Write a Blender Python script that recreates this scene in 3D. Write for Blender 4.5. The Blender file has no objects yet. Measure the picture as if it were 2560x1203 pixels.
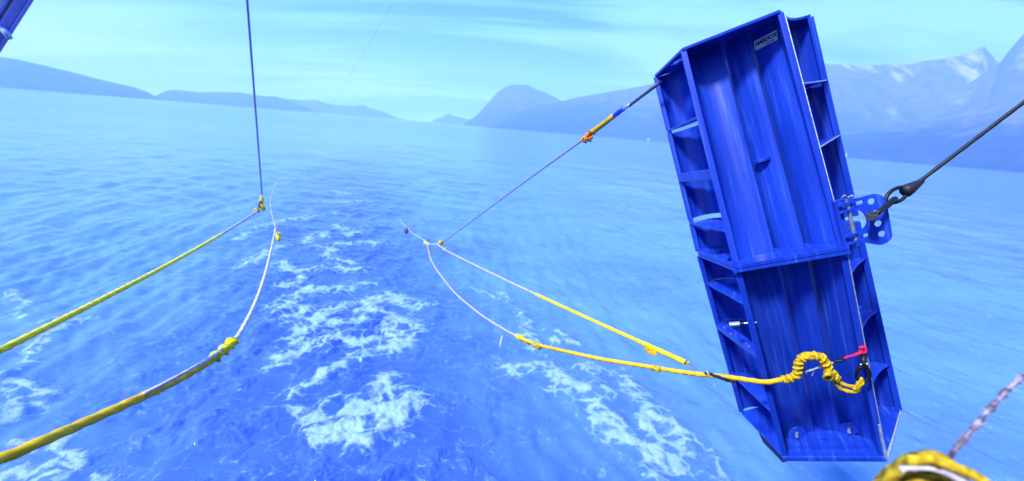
import bpy, bmesh, math, random
import numpy as np
from mathutils import Matrix, Vector

random.seed(4)
rng = np.random.default_rng(4)
S = bpy.context.scene
C = S.collection

# ------------------------------------------------------------------ camera
EYE = Vector((0, 0, 6.5))
FPX = 1100.0                       # focal length in pixels of the 2560 px wide photograph
PITCH = math.radians(14.25)
ROLL = math.radians(4.72)
cp, sp, ca, sa = math.cos(PITCH), math.sin(PITCH), math.cos(ROLL), math.sin(ROLL)
FWD = Vector((0, cp, -sp))
R0, U0 = Vector((1, 0, 0)), Vector((0, sp, cp))
RIGHT = R0 * ca + U0 * sa
UP = U0 * ca - R0 * sa
cam = bpy.data.cameras.new('camera')
cam.sensor_width = 36.0
cam.lens = 36.0 * FPX / 2560.0
cam.clip_start, cam.clip_end = 0.05, 80000
cam.dof.use_dof = True
cam.dof.focus_distance = 3.5
cam.dof.aperture_fstop = 0.95
co = bpy.data.objects.new('camera', cam)
C.objects.link(co)
m3 = Matrix((RIGHT, UP, -FWD)).transposed()
co.matrix_world = Matrix.Translation(EYE) @ m3.to_4x4()
S.camera = co
S.render.resolution_x, S.render.resolution_y = 1024, 481

# ------------------------------------------------------------------ sky, sun, exposure
SUN_EL, SUN_AZ = math.radians(45), math.radians(-126)      # behind the camera, to the left
sun_dir = Vector((math.sin(SUN_AZ) * math.cos(SUN_EL), math.cos(SUN_AZ) * math.cos(SUN_EL), math.sin(SUN_EL)))
W = bpy.data.worlds.new('World')
S.world = W
W.use_nodes = True
nt = W.node_tree
nt.nodes.clear()
def N(tree, kind, **kw):
    n = tree.nodes.new(kind)
    for k, v in kw.items():
        if k in n.inputs.keys() if isinstance(k, str) else False:
            n.inputs[k].default_value = v
        else:
            setattr(n, k, v)
    return n
L = nt.links.new
out = N(nt, 'ShaderNodeOutputWorld')
bg = N(nt, 'ShaderNodeBackground'); bg.inputs['Strength'].default_value = 0.064
L(bg.outputs[0], out.inputs[0])
sky = N(nt, 'ShaderNodeTexSky', sky_type='NISHITA', sun_disc=False, sun_elevation=SUN_EL, sun_rotation=SUN_AZ)
tc = N(nt, 'ShaderNodeTexCoord')
sep = N(nt, 'ShaderNodeSeparateXYZ'); L(tc.outputs['Generated'], sep.inputs[0])
def M(tree, op, a, b=None, c=None):
    n = tree.nodes.new('ShaderNodeMath'); n.operation = op
    for i, v in enumerate((a, b, c)):
        if v is None: continue
        if isinstance(v, (int, float)): n.inputs[i].default_value = v
        else: tree.links.new(v, n.inputs[i])
    return n.outputs[0]
zz = M(nt, 'ADD', M(nt, 'MAXIMUM', sep.outputs[2], 0.0), 0.16)
px_ = M(nt, 'DIVIDE', sep.outputs[0], zz)
py_ = M(nt, 'DIVIDE', sep.outputs[1], zz)
cmb = N(nt, 'ShaderNodeCombineXYZ'); L(px_, cmb.inputs[0]); L(py_, cmb.inputs[1])
mp = N(nt, 'ShaderNodeMapping'); mp.inputs['Rotation'].default_value = (0, 0, math.radians(32)); mp.inputs['Scale'].default_value = (0.22, 1.0, 1)
L(cmb.outputs[0], mp.inputs[0])
n1 = N(nt, 'ShaderNodeTexNoise'); n1.inputs['Scale'].default_value = 1.3; n1.inputs['Detail'].default_value = 7; n1.inputs['Roughness'].default_value = .56; n1.inputs['Distortion'].default_value = .5
L(mp.outputs[0], n1.inputs['Vector'])
mp2 = N(nt, 'ShaderNodeMapping'); mp2.inputs['Location'].default_value = (3.1, 1.7, 0); mp2.inputs['Scale'].default_value = (.5, .8, 1)
L(cmb.outputs[0], mp2.inputs[0])
n2 = N(nt, 'ShaderNodeTexNoise'); n2.inputs['Scale'].default_value = .8; n2.inputs['Detail'].default_value = 4
L(mp2.outputs[0], n2.inputs['Vector'])
cl = M(nt, 'ADD', M(nt, 'MULTIPLY', n1.outputs[0], .75), M(nt, 'MULTIPLY', n2.outputs[0], .38))
ramp = N(nt, 'ShaderNodeValToRGB')
ramp.color_ramp.elements[0].position = .515; ramp.color_ramp.elements[0].color = (.45, 2.4, 14.5, 1)
ramp.color_ramp.elements[1].position = .615; ramp.color_ramp.elements[1].color = (2.75, 7.0, 17, 1)
L(cl, ramp.inputs[0])
# towards the horizon the veil of cloud is even and bright
hz = M(nt, 'SUBTRACT', 1.0, M(nt, 'MINIMUM', M(nt, 'MULTIPLY', M(nt, 'MAXIMUM', sep.outputs[2], 0.0), 3.0), 1.0))
hmix = N(nt, 'ShaderNodeMix', data_type='RGBA'); L(M(nt, 'MULTIPLY', M(nt, 'POWER', hz, 1.8), .5), hmix.inputs[0])
L(ramp.outputs[0], hmix.inputs[6]); hmix.inputs[7].default_value = (2.5, 8.4, 18.5, 1)
smix = N(nt, 'ShaderNodeMix', data_type='RGBA'); smix.inputs[0].default_value = .93
L(sky.outputs[0], smix.inputs[6]); L(hmix.outputs[2], smix.inputs[7])
L(smix.outputs[2], bg.inputs[0])

sl = bpy.data.lights.new('sun', 'SUN')
sl.energy = 5.0; sl.angle = math.radians(9); sl.color = (.66, .74, 1.0)
so = bpy.data.objects.new('sun', sl); C.objects.link(so)
so.rotation_euler = (-sun_dir).to_track_quat('-Z', 'Y').to_euler()

S.view_settings.view_transform = 'Standard'
S.view_settings.look = 'None'
S.view_settings.exposure = 0.9
S.view_settings.gamma = 1.0
S.render.engine = 'CYCLES'
S.cycles.use_denoising = True
S.cycles.max_bounces = 6
S.cycles.volume_bounces = 1
S.cycles.caustics_reflective = False
S.cycles.caustics_refractive = False

# ------------------------------------------------------------------ helpers: places
def ray(px, py):
    return RIGHT * ((px - 1280) / FPX) + UP * ((601.5 - py) / FPX) + FWD
def at(px, py, z):
    """the place seen at this spot of the photograph, z metres ahead of the lens"""
    return EYE + ray(px, py) * z
def onsea(px, py):
    d = ray(px, py)
    return EYE + d * (-EYE.z / d.z)
def onground_m(px, py):
    d = ray(px, py); return (-EYE.z / d.z)

# ------------------------------------------------------------------ helpers: noise
def _hash(ix, iy, seed):
    n = (ix.astype(np.int64) * 374761393 + iy.astype(np.int64) * 668265263 + seed * 974634541) & 0xffffffff
    n = ((n ^ (n >> 13)) * 1274126177) & 0xffffffff
    return ((n ^ (n >> 16)) & 0xffff) / 65535.0
def vnoise(x, y, seed=0):
    ix, iy = np.floor(x), np.floor(y)
    fx, fy = x - ix, y - iy
    fx = fx * fx * fx * (fx * (fx * 6 - 15) + 10); fy = fy * fy * fy * (fy * (fy * 6 - 15) + 10)
    a = _hash(ix, iy, seed); b = _hash(ix + 1, iy, seed); c = _hash(ix, iy + 1, seed); d = _hash(ix + 1, iy + 1, seed)
    return (a * (1 - fx) + b * fx) * (1 - fy) + (c * (1 - fx) + d * fx) * fy
def fbm(x, y, oct=5, seed=0, gain=.5):
    s = np.zeros_like(x); a = 1.0; t = 0.0
    for i in range(oct):
        s += a * vnoise(x * 2 ** i + 13.7 * i, y * 2 ** i - 7.3 * i, seed + i); t += a; a *= gain
    return s / t

# ------------------------------------------------------------------ helpers: meshes
class MB:
    def __init__(self): self.v, self.f = [], []
    def add(self, vs, fs):
        o = len(self.v); self.v += [tuple(p) for p in vs]; self.f += [tuple(i + o for i in f) for f in fs]; return self
    def box(self, c, s, mat=None):
        c = Vector(c); vs = []
        for dz in (-.5, .5):
            for dx, dy in ((-.5, -.5), (.5, -.5), (.5, .5), (-.5, .5)):
                p = Vector((dx * s[0], dy * s[1], dz * s[2]))
                if mat is not None: p = mat @ p
                vs.append(c + p)
        return self.add(vs, [(3, 2, 1, 0), (4, 5, 6, 7), (0, 1, 5, 4), (1, 2, 6, 5), (2, 3, 7, 6), (3, 0, 4, 7)])
    def prism(self, a, b):
        """two matching outlines joined: a solid"""
        n = len(a)
        return self.add(list(a) + list(b), [tuple(range(n - 1, -1, -1)), tuple(range(n, 2 * n))] + [(i, (i + 1) % n, n + (i + 1) % n, n + i) for i in range(n)])
    def tube(self, pts, r, seg=10, lobes=0, twist=0.0, depth=.14, closed=False):
        pts = [Vector(p) for p in pts]; n = len(pts)
        rs = r if isinstance(r, (list, tuple, np.ndarray)) else [r] * n
        T = []
        for i in range(n):
            if closed: d = pts[(i + 1) % n] - pts[i - 1]
            else: d = pts[min(i + 1, n - 1)] - pts[max(i - 1, 0)]
            T.append(d.normalized())
        up = Vector((0, 0, 1)) if abs(T[0].z) < .9 else Vector((1, 0, 0))
        u = (up - T[0] * up.dot(T[0])).normalized(); vs = []; s = 0.0
        for i in range(n):
            if i: s += (pts[i] - pts[i - 1]).length
            u = (u - T[i] * u.dot(T[i])).normalized(); w = T[i].cross(u)
            for k in range(seg):
                t = 2 * math.pi * k / seg
                rr = rs[i] * (1 + (depth * math.cos(lobes * t - twist * s) if lobes else 0))
                vs.append(pts[i] + (u * math.cos(t) + w * math.sin(t)) * rr)
        fs = []
        for i in range(n if closed else n - 1):
            j = (i + 1) % n
            for k in range(seg):
                fs.append((i * seg + k, i * seg + (k + 1) % seg, j * seg + (k + 1) % seg, j * seg + k))
        if not closed:
            fs.append(tuple(range(seg - 1, -1, -1))); fs.append(tuple((n - 1) * seg + k for k in range(seg)))
        return self.add(vs, fs)
    def cyl(self, a, b, r, seg=16, r2=None):
        a, b = Vector(a), Vector(b)
        return self.tube([a, b], [r, r if r2 is None else r2], seg)
    def strands(self, pts, r, off, n, ph, count=60, seed=0):
        """fuzz: short fibres standing off a line"""
        rd = random.Random(seed); pts = [Vector(p) for p in pts]
        for _ in range(count):
            i = rd.randrange(len(pts) - 1); p = pts[i].lerp(pts[i + 1], rd.random())
            d = Vector((rd.gauss(0, 1), rd.gauss(0, 1), rd.gauss(0, 1))).normalized()
            t = (pts[i + 1] - pts[i]).normalized()
            q = p + d * off * rd.uniform(.5, 1.3) + t * rd.uniform(-1, 1) * off
            self.tube([p, p.lerp(q, .55) + Vector((0, 0, -.05 * off)), q], [r, r * .8, r * .3], n)
        return self

def build(name, mb, mat, parent=None, smooth=False, bevel=0.0, auto=None, **props):
    me = bpy.data.meshes.new(name)
    me.from_pydata([tuple(p) for p in mb.v], [], mb.f)
    me.materials.append(mat)
    bm = bmesh.new(); bm.from_mesh(me); bmesh.ops.recalc_face_normals(bm, faces=bm.faces); bm.to_mesh(me); bm.free()
    o = bpy.data.objects.new(name, me); C.objects.link(o)
    if smooth or auto:
        me.polygons.foreach_set('use_smooth', [True] * len(me.polygons))
        if auto: me.set_sharp_from_angle(angle=math.radians(auto))
    if bevel:
        bv = o.modifiers.new('bevel', 'BEVEL'); bv.width = bevel; bv.segments = 2; bv.limit_method = 'ANGLE'; bv.angle_limit = math.radians(40)
    if parent is not None: o.parent = parent
    for k, v in props.items(): o[k] = v
    return o
def thing(name, label, cat, loc=(0, 0, 0), group=None, matrix=None):
    o = bpy.data.objects.new(name, None); C.objects.link(o); o.empty_display_size = .2
    if matrix is not None: o.matrix_world = matrix
    else: o.location = loc
    o['label'] = label; o['category'] = cat
    if group: o['group'] = group
    return o
def spline(ctrl, step=.03, sag=0.0):
    """smooth line through control places (centripetal), closely sampled"""
    P = [Vector(p) for p in ctrl]; P = [P[0] * 2 - P[1]] + P + [P[-1] * 2 - P[-2]]; o = []
    for i in range(1, len(P) - 2):
        a, b, c, d = P[i - 1:i + 3]; n = max(2, int((c - b).length / step))
        for k in range(n):
            t = k / n; t2, t3 = t * t, t * t * t
            o.append(.5 * ((2 * b) + (c - a) * t + (2 * a - 5 * b + 4 * c - d) * t2 + (3 * b - a - 3 * c + d) * t3))
    o.append(P[-2]); return o

# ------------------------------------------------------------------ helpers: materials
def mat(name, col, rough=.5, metal=0.0, vary=.15, scale=6.0, bump=.0, bscale=40.0, spec=.5, col2=None, stretch=(1, 1, 1), lo=.35, hi=.65, coords='Object', vrough=.0):
    m = bpy.data.materials.new(name); m.use_nodes = True; t = m.node_tree; b = t.nodes['Principled BSDF']
    b.inputs['Roughness'].default_value = rough; b.inputs['Metallic'].default_value = metal; b.inputs['Specular IOR Level'].default_value = spec
    c = t.nodes.new('ShaderNodeTexCoord'); mpn = t.nodes.new('ShaderNodeMapping'); mpn.inputs['Scale'].default_value = stretch
    t.links.new(c.outputs[coords], mpn.inputs[0])
    n = t.nodes.new('ShaderNodeTexNoise'); n.inputs['Scale'].default_value = scale; n.inputs['Detail'].default_value = 6; n.inputs['Roughness'].default_value = .6
    t.links.new(mpn.outputs[0], n.inputs['Vector'])
    r = t.nodes.new('ShaderNodeValToRGB'); e = r.color_ramp.elements
    e[0].position, e[1].position = lo, hi
    e[0].color = (*[max(0, x * (1 - vary)) for x in col], 1)
    e[1].color = (*(col2 if col2 else [min(1, x * (1 + vary)) for x in col]), 1)
    t.links.new(n.outputs[0], r.inputs[0]); t.links.new(r.outputs[0], b.inputs['Base Color'])
    if vrough:
        t.links.new(M(t, 'ADD', M(t, 'MULTIPLY', n.outputs[0], vrough), rough - vrough / 2), b.inputs['Roughness'])
    if bump:
        n2 = t.nodes.new('ShaderNodeTexNoise'); n2.inputs['Scale'].default_value = bscale; n2.inputs['Detail'].default_value = 4
        t.links.new(c.outputs[coords], n2.inputs['Vector'])
        bp = t.nodes.new('ShaderNodeBump'); bp.inputs['Strength'].default_value = bump; bp.inputs['Distance'].default_value = .01
        t.links.new(n2.outputs[0], bp.inputs['Height']); t.links.new(bp.outputs[0], b.inputs['Normal'])
    return m

def paint_material():
    """blue marine enamel: run marks and painted sheen streaks down the plates, scuffs, a few chips"""
    m = bpy.data.materials.new('blue_paint'); m.use_nodes = True; t = m.node_tree; b = t.nodes['Principled BSDF']
    c = t.nodes.new('ShaderNodeTexCoord')
    def noise(scale, stretch, detail=5, rough=.6):
        mm = t.nodes.new('ShaderNodeMapping'); mm.inputs['Scale'].default_value = stretch; t.links.new(c.outputs['Object'], mm.inputs[0])
        n = t.nodes.new('ShaderNodeTexNoise'); n.inputs['Scale'].default_value = scale; n.inputs['Detail'].default_value = detail; n.inputs['Roughness'].default_value = rough
        t.links.new(mm.outputs[0], n.inputs['Vector']); return n.outputs[0]
    sheen_runs = noise(30, (1, .12, .022)); blot = noise(3.5, (1, .5, .4)); fine = noise(70, (1, .12, .2), 3); chips = noise(38, (1, 1, .6), 8, .7)
    r = t.nodes.new('ShaderNodeValToRGB'); e = r.color_ramp.elements
    e[0].position, e[0].color = .33, (.005, .026, .31, 1)
    e[1].position, e[1].color = .68, (.014, .066, .60, 1)
    t.links.new(M(t, 'ADD', M(t, 'MULTIPLY', sheen_runs, .5), M(t, 'ADD', M(t, 'MULTIPLY', blot, .44), M(t, 'MULTIPLY', fine, .06))), r.inputs[0])
    # run marks that also paint in the pale sheen of the curved plates
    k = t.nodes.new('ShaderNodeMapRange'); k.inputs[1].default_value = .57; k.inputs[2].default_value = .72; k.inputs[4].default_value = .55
    t.links.new(sheen_runs, k.inputs[0])
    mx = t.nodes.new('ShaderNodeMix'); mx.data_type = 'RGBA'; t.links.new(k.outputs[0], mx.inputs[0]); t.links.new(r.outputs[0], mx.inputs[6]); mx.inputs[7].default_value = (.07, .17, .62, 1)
    k2 = t.nodes.new('ShaderNodeMapRange'); k2.inputs[1].default_value = .765; k2.inputs[2].default_value = .80; t.links.new(chips, k2.inputs[0])
    mx2 = t.nodes.new('ShaderNodeMix'); mx2.data_type = 'RGBA'; t.links.new(M(t, 'MULTIPLY', k2.outputs[0], .7), mx2.inputs[0]); t.links.new(mx.outputs[2], mx2.inputs[6]); mx2.inputs[7].default_value = (.30, .36, .55, 1)
    t.links.new(mx2.outputs[2], b.inputs['Base Color'])
    t.links.new(M(t, 'ADD', M(t, 'MULTIPLY', sheen_runs, .35), .16), b.inputs['Roughness'])
    b.inputs['Specular IOR Level'].default_value = .36
    bp = t.nodes.new('ShaderNodeBump'); bp.inputs['Strength'].default_value = .18; bp.inputs['Distance'].default_value = .006
    t.links.new(M(t, 'ADD', M(t, 'MULTIPLY', blot, .4), M(t, 'MULTIPLY', fine, .05)), bp.inputs['Height']); t.links.new(bp.outputs[0], b.inputs['Normal'])
    return m

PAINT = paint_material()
WORN_GLINT = mat('worn_glint_steel', (.50, .56, .66), .38, .4, .25, 30, .2, 60)  # bare steel; the same pale tone paints the sky glint on an edge
STEEL = mat('galvanised_steel', (.48, .52, .55), .42, .7, .2, 30, .1, 60)
BLACKM = mat('black_metal', (.012, .012, .014), .45, .3, .4, 25, .3, 50)
RUBBER = mat('black_rubber', (.010, .010, .012), .6, 0, .3, 20, .3, 50)
WIRE = mat('steel_wire_rope', (.08, .075, .13), .5, .4, .3, 40)
WIREP = mat('violet_grey_wire', (.24, .22, .46), .6, 0, .2, 30)
YEL = mat('yellow_rope', (.95, .54, .010), .5, 0, .22, 16, .5, 220, .2, (.95, .60, .015))
YELF = mat('lime_yellow_rope', (.96, .68, .006), .5, 0, .2, 14, .4, 200, .2)
YELO = mat('ochre_rope', (.62, .33, .008), .8, 0, .35, 45, .6, 240, .15, (.85, .58, .03))
YELD = mat('dirty_ochre_rope', (.22, .13, .02), .85, 0, .5, 22, .6, 120, .15, (.62, .40, .02), lo=.40, hi=.66)
for ym in (YEL, YELF, YELO):                  # light soaks into the fibres
    pb = ym.node_tree.nodes['Principled BSDF']; pb.inputs['Subsurface Weight'].default_value = .45; pb.inputs['Subsurface Radius'].default_value = (1.0, .8, .1); pb.inputs['Subsurface Scale'].default_value = .03
PALE = mat('bleached_rope', (.62, .54, .55), .7, 0, .2, 20, .4, 200, .2)
LILAC = mat('bleached_lilac_rope', (.52, .38, .46), .8, 0, .2, 20, .4, 200, .2, (.66, .54, .48))
ORANGE = mat('orange_twine', (.80, .16, .01), .8, 0, .45, 40, .5, 240, .15, (.85, .30, .02))
BLUET = mat('blue_tape', (.01, .02, .55), .4, 0, .2, 20)
PINK = mat('pink_strap', (.85, .02, .10), .7, 0, .2, 30, .3, 200, .2)
GREYC = mat('grey_cord', (.36, .42, .50), .8, 0, .25, 40, .4, 200, .2)
FUZZ = mat('frayed_violet_rope', (.17, .10, .14), .9, 0, .5, 25, .5, 160, .1, (.50, .42, .48))
PLATE = mat('silver_label', (.78, .74, .84), .35, 0, .2, 9, col2=(.84, .86, .90))
INK = mat('black_ink', (.006, .006, .008), .5, 0, .1, 10)
GREYP = mat('grey_beam_paint', (.66, .60, .55), .6, 0, .15, 5, .1, 30)
BLUEB = mat('blue_beam_paint', (.34, .32, .80), .5, 0, .2, 5, .1, 30)
BLUEL = mat('pale_blue_fitting', (.6, .66, .9), .5, 0, .1, 8)

# ------------------------------------------------------------------ sea
def sea_material():
    m = bpy.data.materials.new('sea_water'); m.use_nodes = True; t = m.node_tree; b = t.nodes['Principled BSDF']
    b.inputs['IOR'].default_value = 1.333; b.inputs['Specular IOR Level'].default_value = .7
    g = t.nodes.new('ShaderNodeNewGeometry')
    def noise(scale, stretch=(1, 1, 1), detail=4, rough=.55, rot=0, dist=0):
        mm = t.nodes.new('ShaderNodeMapping'); mm.inputs['Scale'].default_value = stretch; mm.inputs['Rotation'].default_value = (0, 0, rot)
        t.links.new(g.outputs['Position'], mm.inputs[0])
        n = t.nodes.new('ShaderNodeTexNoise'); n.inputs['Scale'].default_value = scale; n.inputs['Detail'].default_value = detail; n.inputs['Roughness'].default_value = rough; n.inputs['Distortion'].default_value = dist
        t.links.new(mm.outputs[0], n.inputs['Vector']); return n.outputs[0]
    big = noise(.05, (.4, 1, 1), 4); mid = noise(.35, (.6, 1, 1), 4, .6)
    r = t.nodes.new('ShaderNodeValToRGB'); e = r.color_ramp.elements
    e[0].position, e[0].color = .18, (.030, .073, .37, 1)
    e[1].position, e[1].color = .72, (.15, .335, .55, 1)
    at_t = t.nodes.new('ShaderNodeAttribute'); at_t.attribute_name = 'churn'
    at_f = t.nodes.new('ShaderNodeAttribute'); at_f.attribute_name = 'foam'
    t.links.new(M(t, 'ADD', M(t, 'MULTIPLY', big, .55), M(t, 'ADD', M(t, 'MULTIPLY', mid, .45), M(t, 'MULTIPLY', at_t.outputs['Fac'], -.22))), r.inputs[0])  # water outside the wake painted paler, for the sky it reflects
    fn = noise(1.7, (1, 1, 1), 9, .74, 0, 1.4); fn2 = noise(5.5, (1, 1, 1), 7, .74, 0, 1.0)
    wn = t.nodes.new('ShaderNodeTexNoise'); wn.inputs['Scale'].default_value = 1.1; wn.inputs['Detail'].default_value = 5; t.links.new(g.outputs['Position'], wn.inputs['Vector'])
    wv = t.nodes.new('ShaderNodeVectorMath'); wv.operation = 'MULTIPLY_ADD'; t.links.new(wn.outputs['Color'], wv.inputs[0]); wv.inputs[1].default_value = (1.3, 1.3, 0); t.links.new(g.outputs['Position'], wv.inputs[2])
    ve = t.nodes.new('ShaderNodeTexVoronoi'); ve.feature = 'DISTANCE_TO_EDGE'; ve.inputs['Scale'].default_value = 2.1; t.links.new(wv.outputs[0], ve.inputs['Vector'])
    lace = M(t, 'MULTIPLY', M(t, 'SUBTRACT', .55, M(t, 'MINIMUM', M(t, 'MULTIPLY', ve.outputs['Distance'], 4.5), 1.0)), .75)
    ff = M(t, 'ADD', M(t, 'MULTIPLY', at_f.outputs['Fac'], .95), M(t, 'ADD', M(t, 'ADD', lace, M(t, 'MULTIPLY', M(t, 'SUBTRACT', fn, .5), 1.9)), M(t, 'MULTIPLY', M(t, 'SUBTRACT', fn2, .5), 1.6)))
    k = t.nodes.new('ShaderNodeMapRange'); k.interpolation_type = 'SMOOTHSTEP'; k.inputs[1].default_value = .36; k.inputs[2].default_value = 1.05
    t.links.new(ff, k.inputs[0])
    # aerated, paler water round the foam; single bubbles
    ka = t.nodes.new('ShaderNodeMapRange'); ka.interpolation_type = 'SMOOTHSTEP'; ka.inputs[1].default_value = .05; ka.inputs[2].default_value = .75; ka.inputs[4].default_value = .45; t.links.new(ff, ka.inputs[0])
    ma = t.nodes.new('ShaderNodeMix'); ma.data_type = 'RGBA'; t.links.new(ka.outputs[0], ma.inputs[0]); t.links.new(r.outputs[0], ma.inputs[6]); ma.inputs[7].default_value = (.10, .235, .49, 1)
    rout = ma.outputs[2]
    vo = t.nodes.new('ShaderNodeTexVoronoi'); vo.inputs['Scale'].default_value = 3.4; t.links.new(g.outputs['Position'], vo.inputs['Vector'])
    sz = M(t, 'MULTIPLY', M(t, 'SUBTRACT', noise(.55, (1, 1, 1), 3), .50), 1.9)
    kb = t.nodes.new('ShaderNodeMapRange'); kb.inputs[1].default_value = .0; kb.inputs[2].default_value = -.08; t.links.new(M(t, 'SUBTRACT', vo.outputs['Distance'], sz), kb.inputs[0])
    kk = M(t, 'MAXIMUM', k.outputs[0], M(t, 'MULTIPLY', kb.outputs[0], M(t, 'MINIMUM', M(t, 'ADD', M(t, 'MULTIPLY', at_f.outputs['Fac'], 6.0), .14), .9)))
    mx = t.nodes.new('ShaderNodeMix'); mx.data_type = 'RGBA'; t.links.new(kk, mx.inputs[0]); t.links.new(rout, mx.inputs[6]); mx.inputs[7].default_value = (.28, .42, .43, 1)
    t.links.new(mx.outputs[2], b.inputs['Base Color'])
    # sub-pixel chop far out reads as roughness
    cd = t.nodes.new('ShaderNodeCameraData')
    dist = t.nodes.new('ShaderNodeVectorMath'); dist.operation = 'LENGTH'; t.links.new(g.outputs['Position'], dist.inputs[0])
    mr = t.nodes.new('ShaderNodeMapRange'); mr.inputs[1].default_value = 10; mr.inputs[2].default_value = 250; mr.inputs[3].default_value = .07; mr.inputs[4].default_value = .17
    t.links.new(dist.outputs['Value'], mr.inputs[0])
    t.links.new(M(t, 'ADD', M(t, 'MULTIPLY', k.outputs[0], .6), mr.outputs[0]), b.inputs['Roughness'])
    h = M(t, 'ADD', M(t, 'MULTIPLY', noise(1.1, (.55, 1, 1), 5, .55, .5, .3), .35), M(t, 'ADD', M(t, 'MULTIPLY', noise(.28, (.5, 1, 1), 3, .5, -.35), .9), M(t, 'MULTIPLY', noise(.07, (.5, 1, 1), 3, .5, -.2), 1.6)))
    h = M(t, 'ADD', h, M(t, 'MULTIPLY', k.outputs[0], .06))
    bp = t.nodes.new('ShaderNodeBump'); bp.inputs['Distance'].default_value = .45
    ms = t.nodes.new('ShaderNodeMapRange'); ms.inputs[1].default_value = 8; ms.inputs[2].default_value = 160; ms.inputs[3].default_value = .55; ms.inputs[4].default_value = .22
    t.links.new(dist.outputs['Value'], ms.inputs[0]); t.links.new(ms.outputs[0], bp.inputs['Strength'])
    t.links.new(h, bp.inputs['Height']); t.links.new(bp.outputs[0], b.inputs['Normal'])
    return m

def zoomA(l): return [(540 + x / 1.577, 440 + y / 1.577) for x, y in l]
def zoomB(l): return [(1200 + x / 4.267, 780 + y / 4.267) for x, y in l]
FOAM = []       # (line of photo places, half width in photo px at that distance, strength)
for w, s, l in ((14, 1.0, [(250, 530), (300, 485), (360, 455), (430, 447), (500, 452)]), (18, .9, [(250, 555), (300, 565), (340, 540)]),
                (14, 1.0, [(490, 520), (430, 550), (370, 590), (320, 640), (300, 652)]), (16, 1.0, [(560, 510), (620, 500), (680, 478), (740, 498), (785, 520)]),
                (13, .9, [(570, 578), (480, 590), (430, 602), (390, 612)]), (15, 1.0, [(590, 530), (660, 545), (720, 570), (805, 602)]),
                (16, 1.05, [(790, 610), (745, 670), (680, 690), (620, 700), (560, 722), (500, 752)]), (11, 1.0, [(500, 752), (430, 792), (380, 832), (328, 858)]),
                (16, 1.05, [(605, 665), (540, 645), (470, 635), (420, 655), (350, 690), (300, 715), (245, 745)]), (18, .95, [(700, 590), (700, 650), (750, 630)]),
                (22, 1.1, [(350, 950), (400, 980), (440, 1000), (470, 1050)]), (18, 1.0, [(440, 1000), (500, 950), (560, 912), (620, 920), (650, 870), (680, 828)]),
                (22, 1.15, [(500, 1000), (560, 960), (620, 975), (700, 942), (755, 925), (785, 890)]), (24, 1.1, [(520, 990), (530, 1040), (550, 1060)]),
                (16, .9, [(620, 985), (560, 1010), (480, 1010)]), (12, .9, [(360, 1048), (420, 1050)]),
                (10, .85, [(90, 252), (150, 215), (230, 190), (300, 175), (380, 165)]), (11, .85, [(340, 262), (420, 225), (440, 240)]), (11, .9, [(395, 285), (455, 295), (440, 320)]),
                (10, .85, [(480, 200), (540, 232), (580, 225)]), (11, .9, [(500, 272), (580, 260), (635, 268)]), (12, .9, [(115, 352), (180, 320), (260, 285)]),
                (12, .95, [(240, 350), (290, 378), (350, 372), (440, 360), (510, 372)]), (9, .8, [(260, 432), (330, 400)]), (8, .8, [(470, 60), (530, 70)]), (8, .8, [(440, 102), (600, 100)]),
                (9, .8, [(465, 150), (515, 155)]), (9, .8, [(530, 372), (595, 365)]), (9, .8, [(470, 328), (525, 342)]), (11, .8, [(540, 430), (600, 432)]),
                (12, .8, [(500, 870), (470, 890), (480, 915)]), (11, .75, [(690, 860), (730, 890), (740, 920)]), (9, .7, [(540, 880), (550, 905)]),
                (8, .7, [(690, 1050), (740, 1042)]), (8, .7, [(585, 1105), (590, 1125)]), (8, .75, [(35, 1110), (50, 1105)])):
    FOAM.append((zoomA(l), w, s))
for w, s, l in ((13, 1.05, [(260, 590), (370, 640), (500, 615), (640, 590), (770, 560), (830, 630), (820, 720), (880, 840)]), (12, .9, [(500, 650), (580, 660), (650, 640)]),
                (11, .95, [(1000, 590), (1080, 570), (1130, 625), (1190, 690), (1210, 740)]), (13, 1.0, [(870, 700), (950, 760), (1050, 820), (1180, 860), (1260, 905), (1350, 945)]),
                (11, 1.0, [(1500, 630), (1560, 720), (1600, 820), (1680, 900), (1730, 950)]), (8, .9, [(800, 190), (850, 240), (900, 310), (985, 342)]),
                (9, .9, [(440, 250), (540, 240), (640, 290), (750, 302)]), (8, .9, [(480, 320), (520, 382), (605, 445)]), (7, .85, [(500, 100), (530, 175), (640, 180)]),
                (9, .8, [(1150, 560), (1250, 600), (1380, 630)]), (10, .8, [(690, 900), (780, 860)]), (8, .7, [(1450, 820), (1530, 870)]), (8, .7, [(1730, 830), (1760, 880)])):
    FOAM.append((zoomB(l), w, s))
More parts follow.
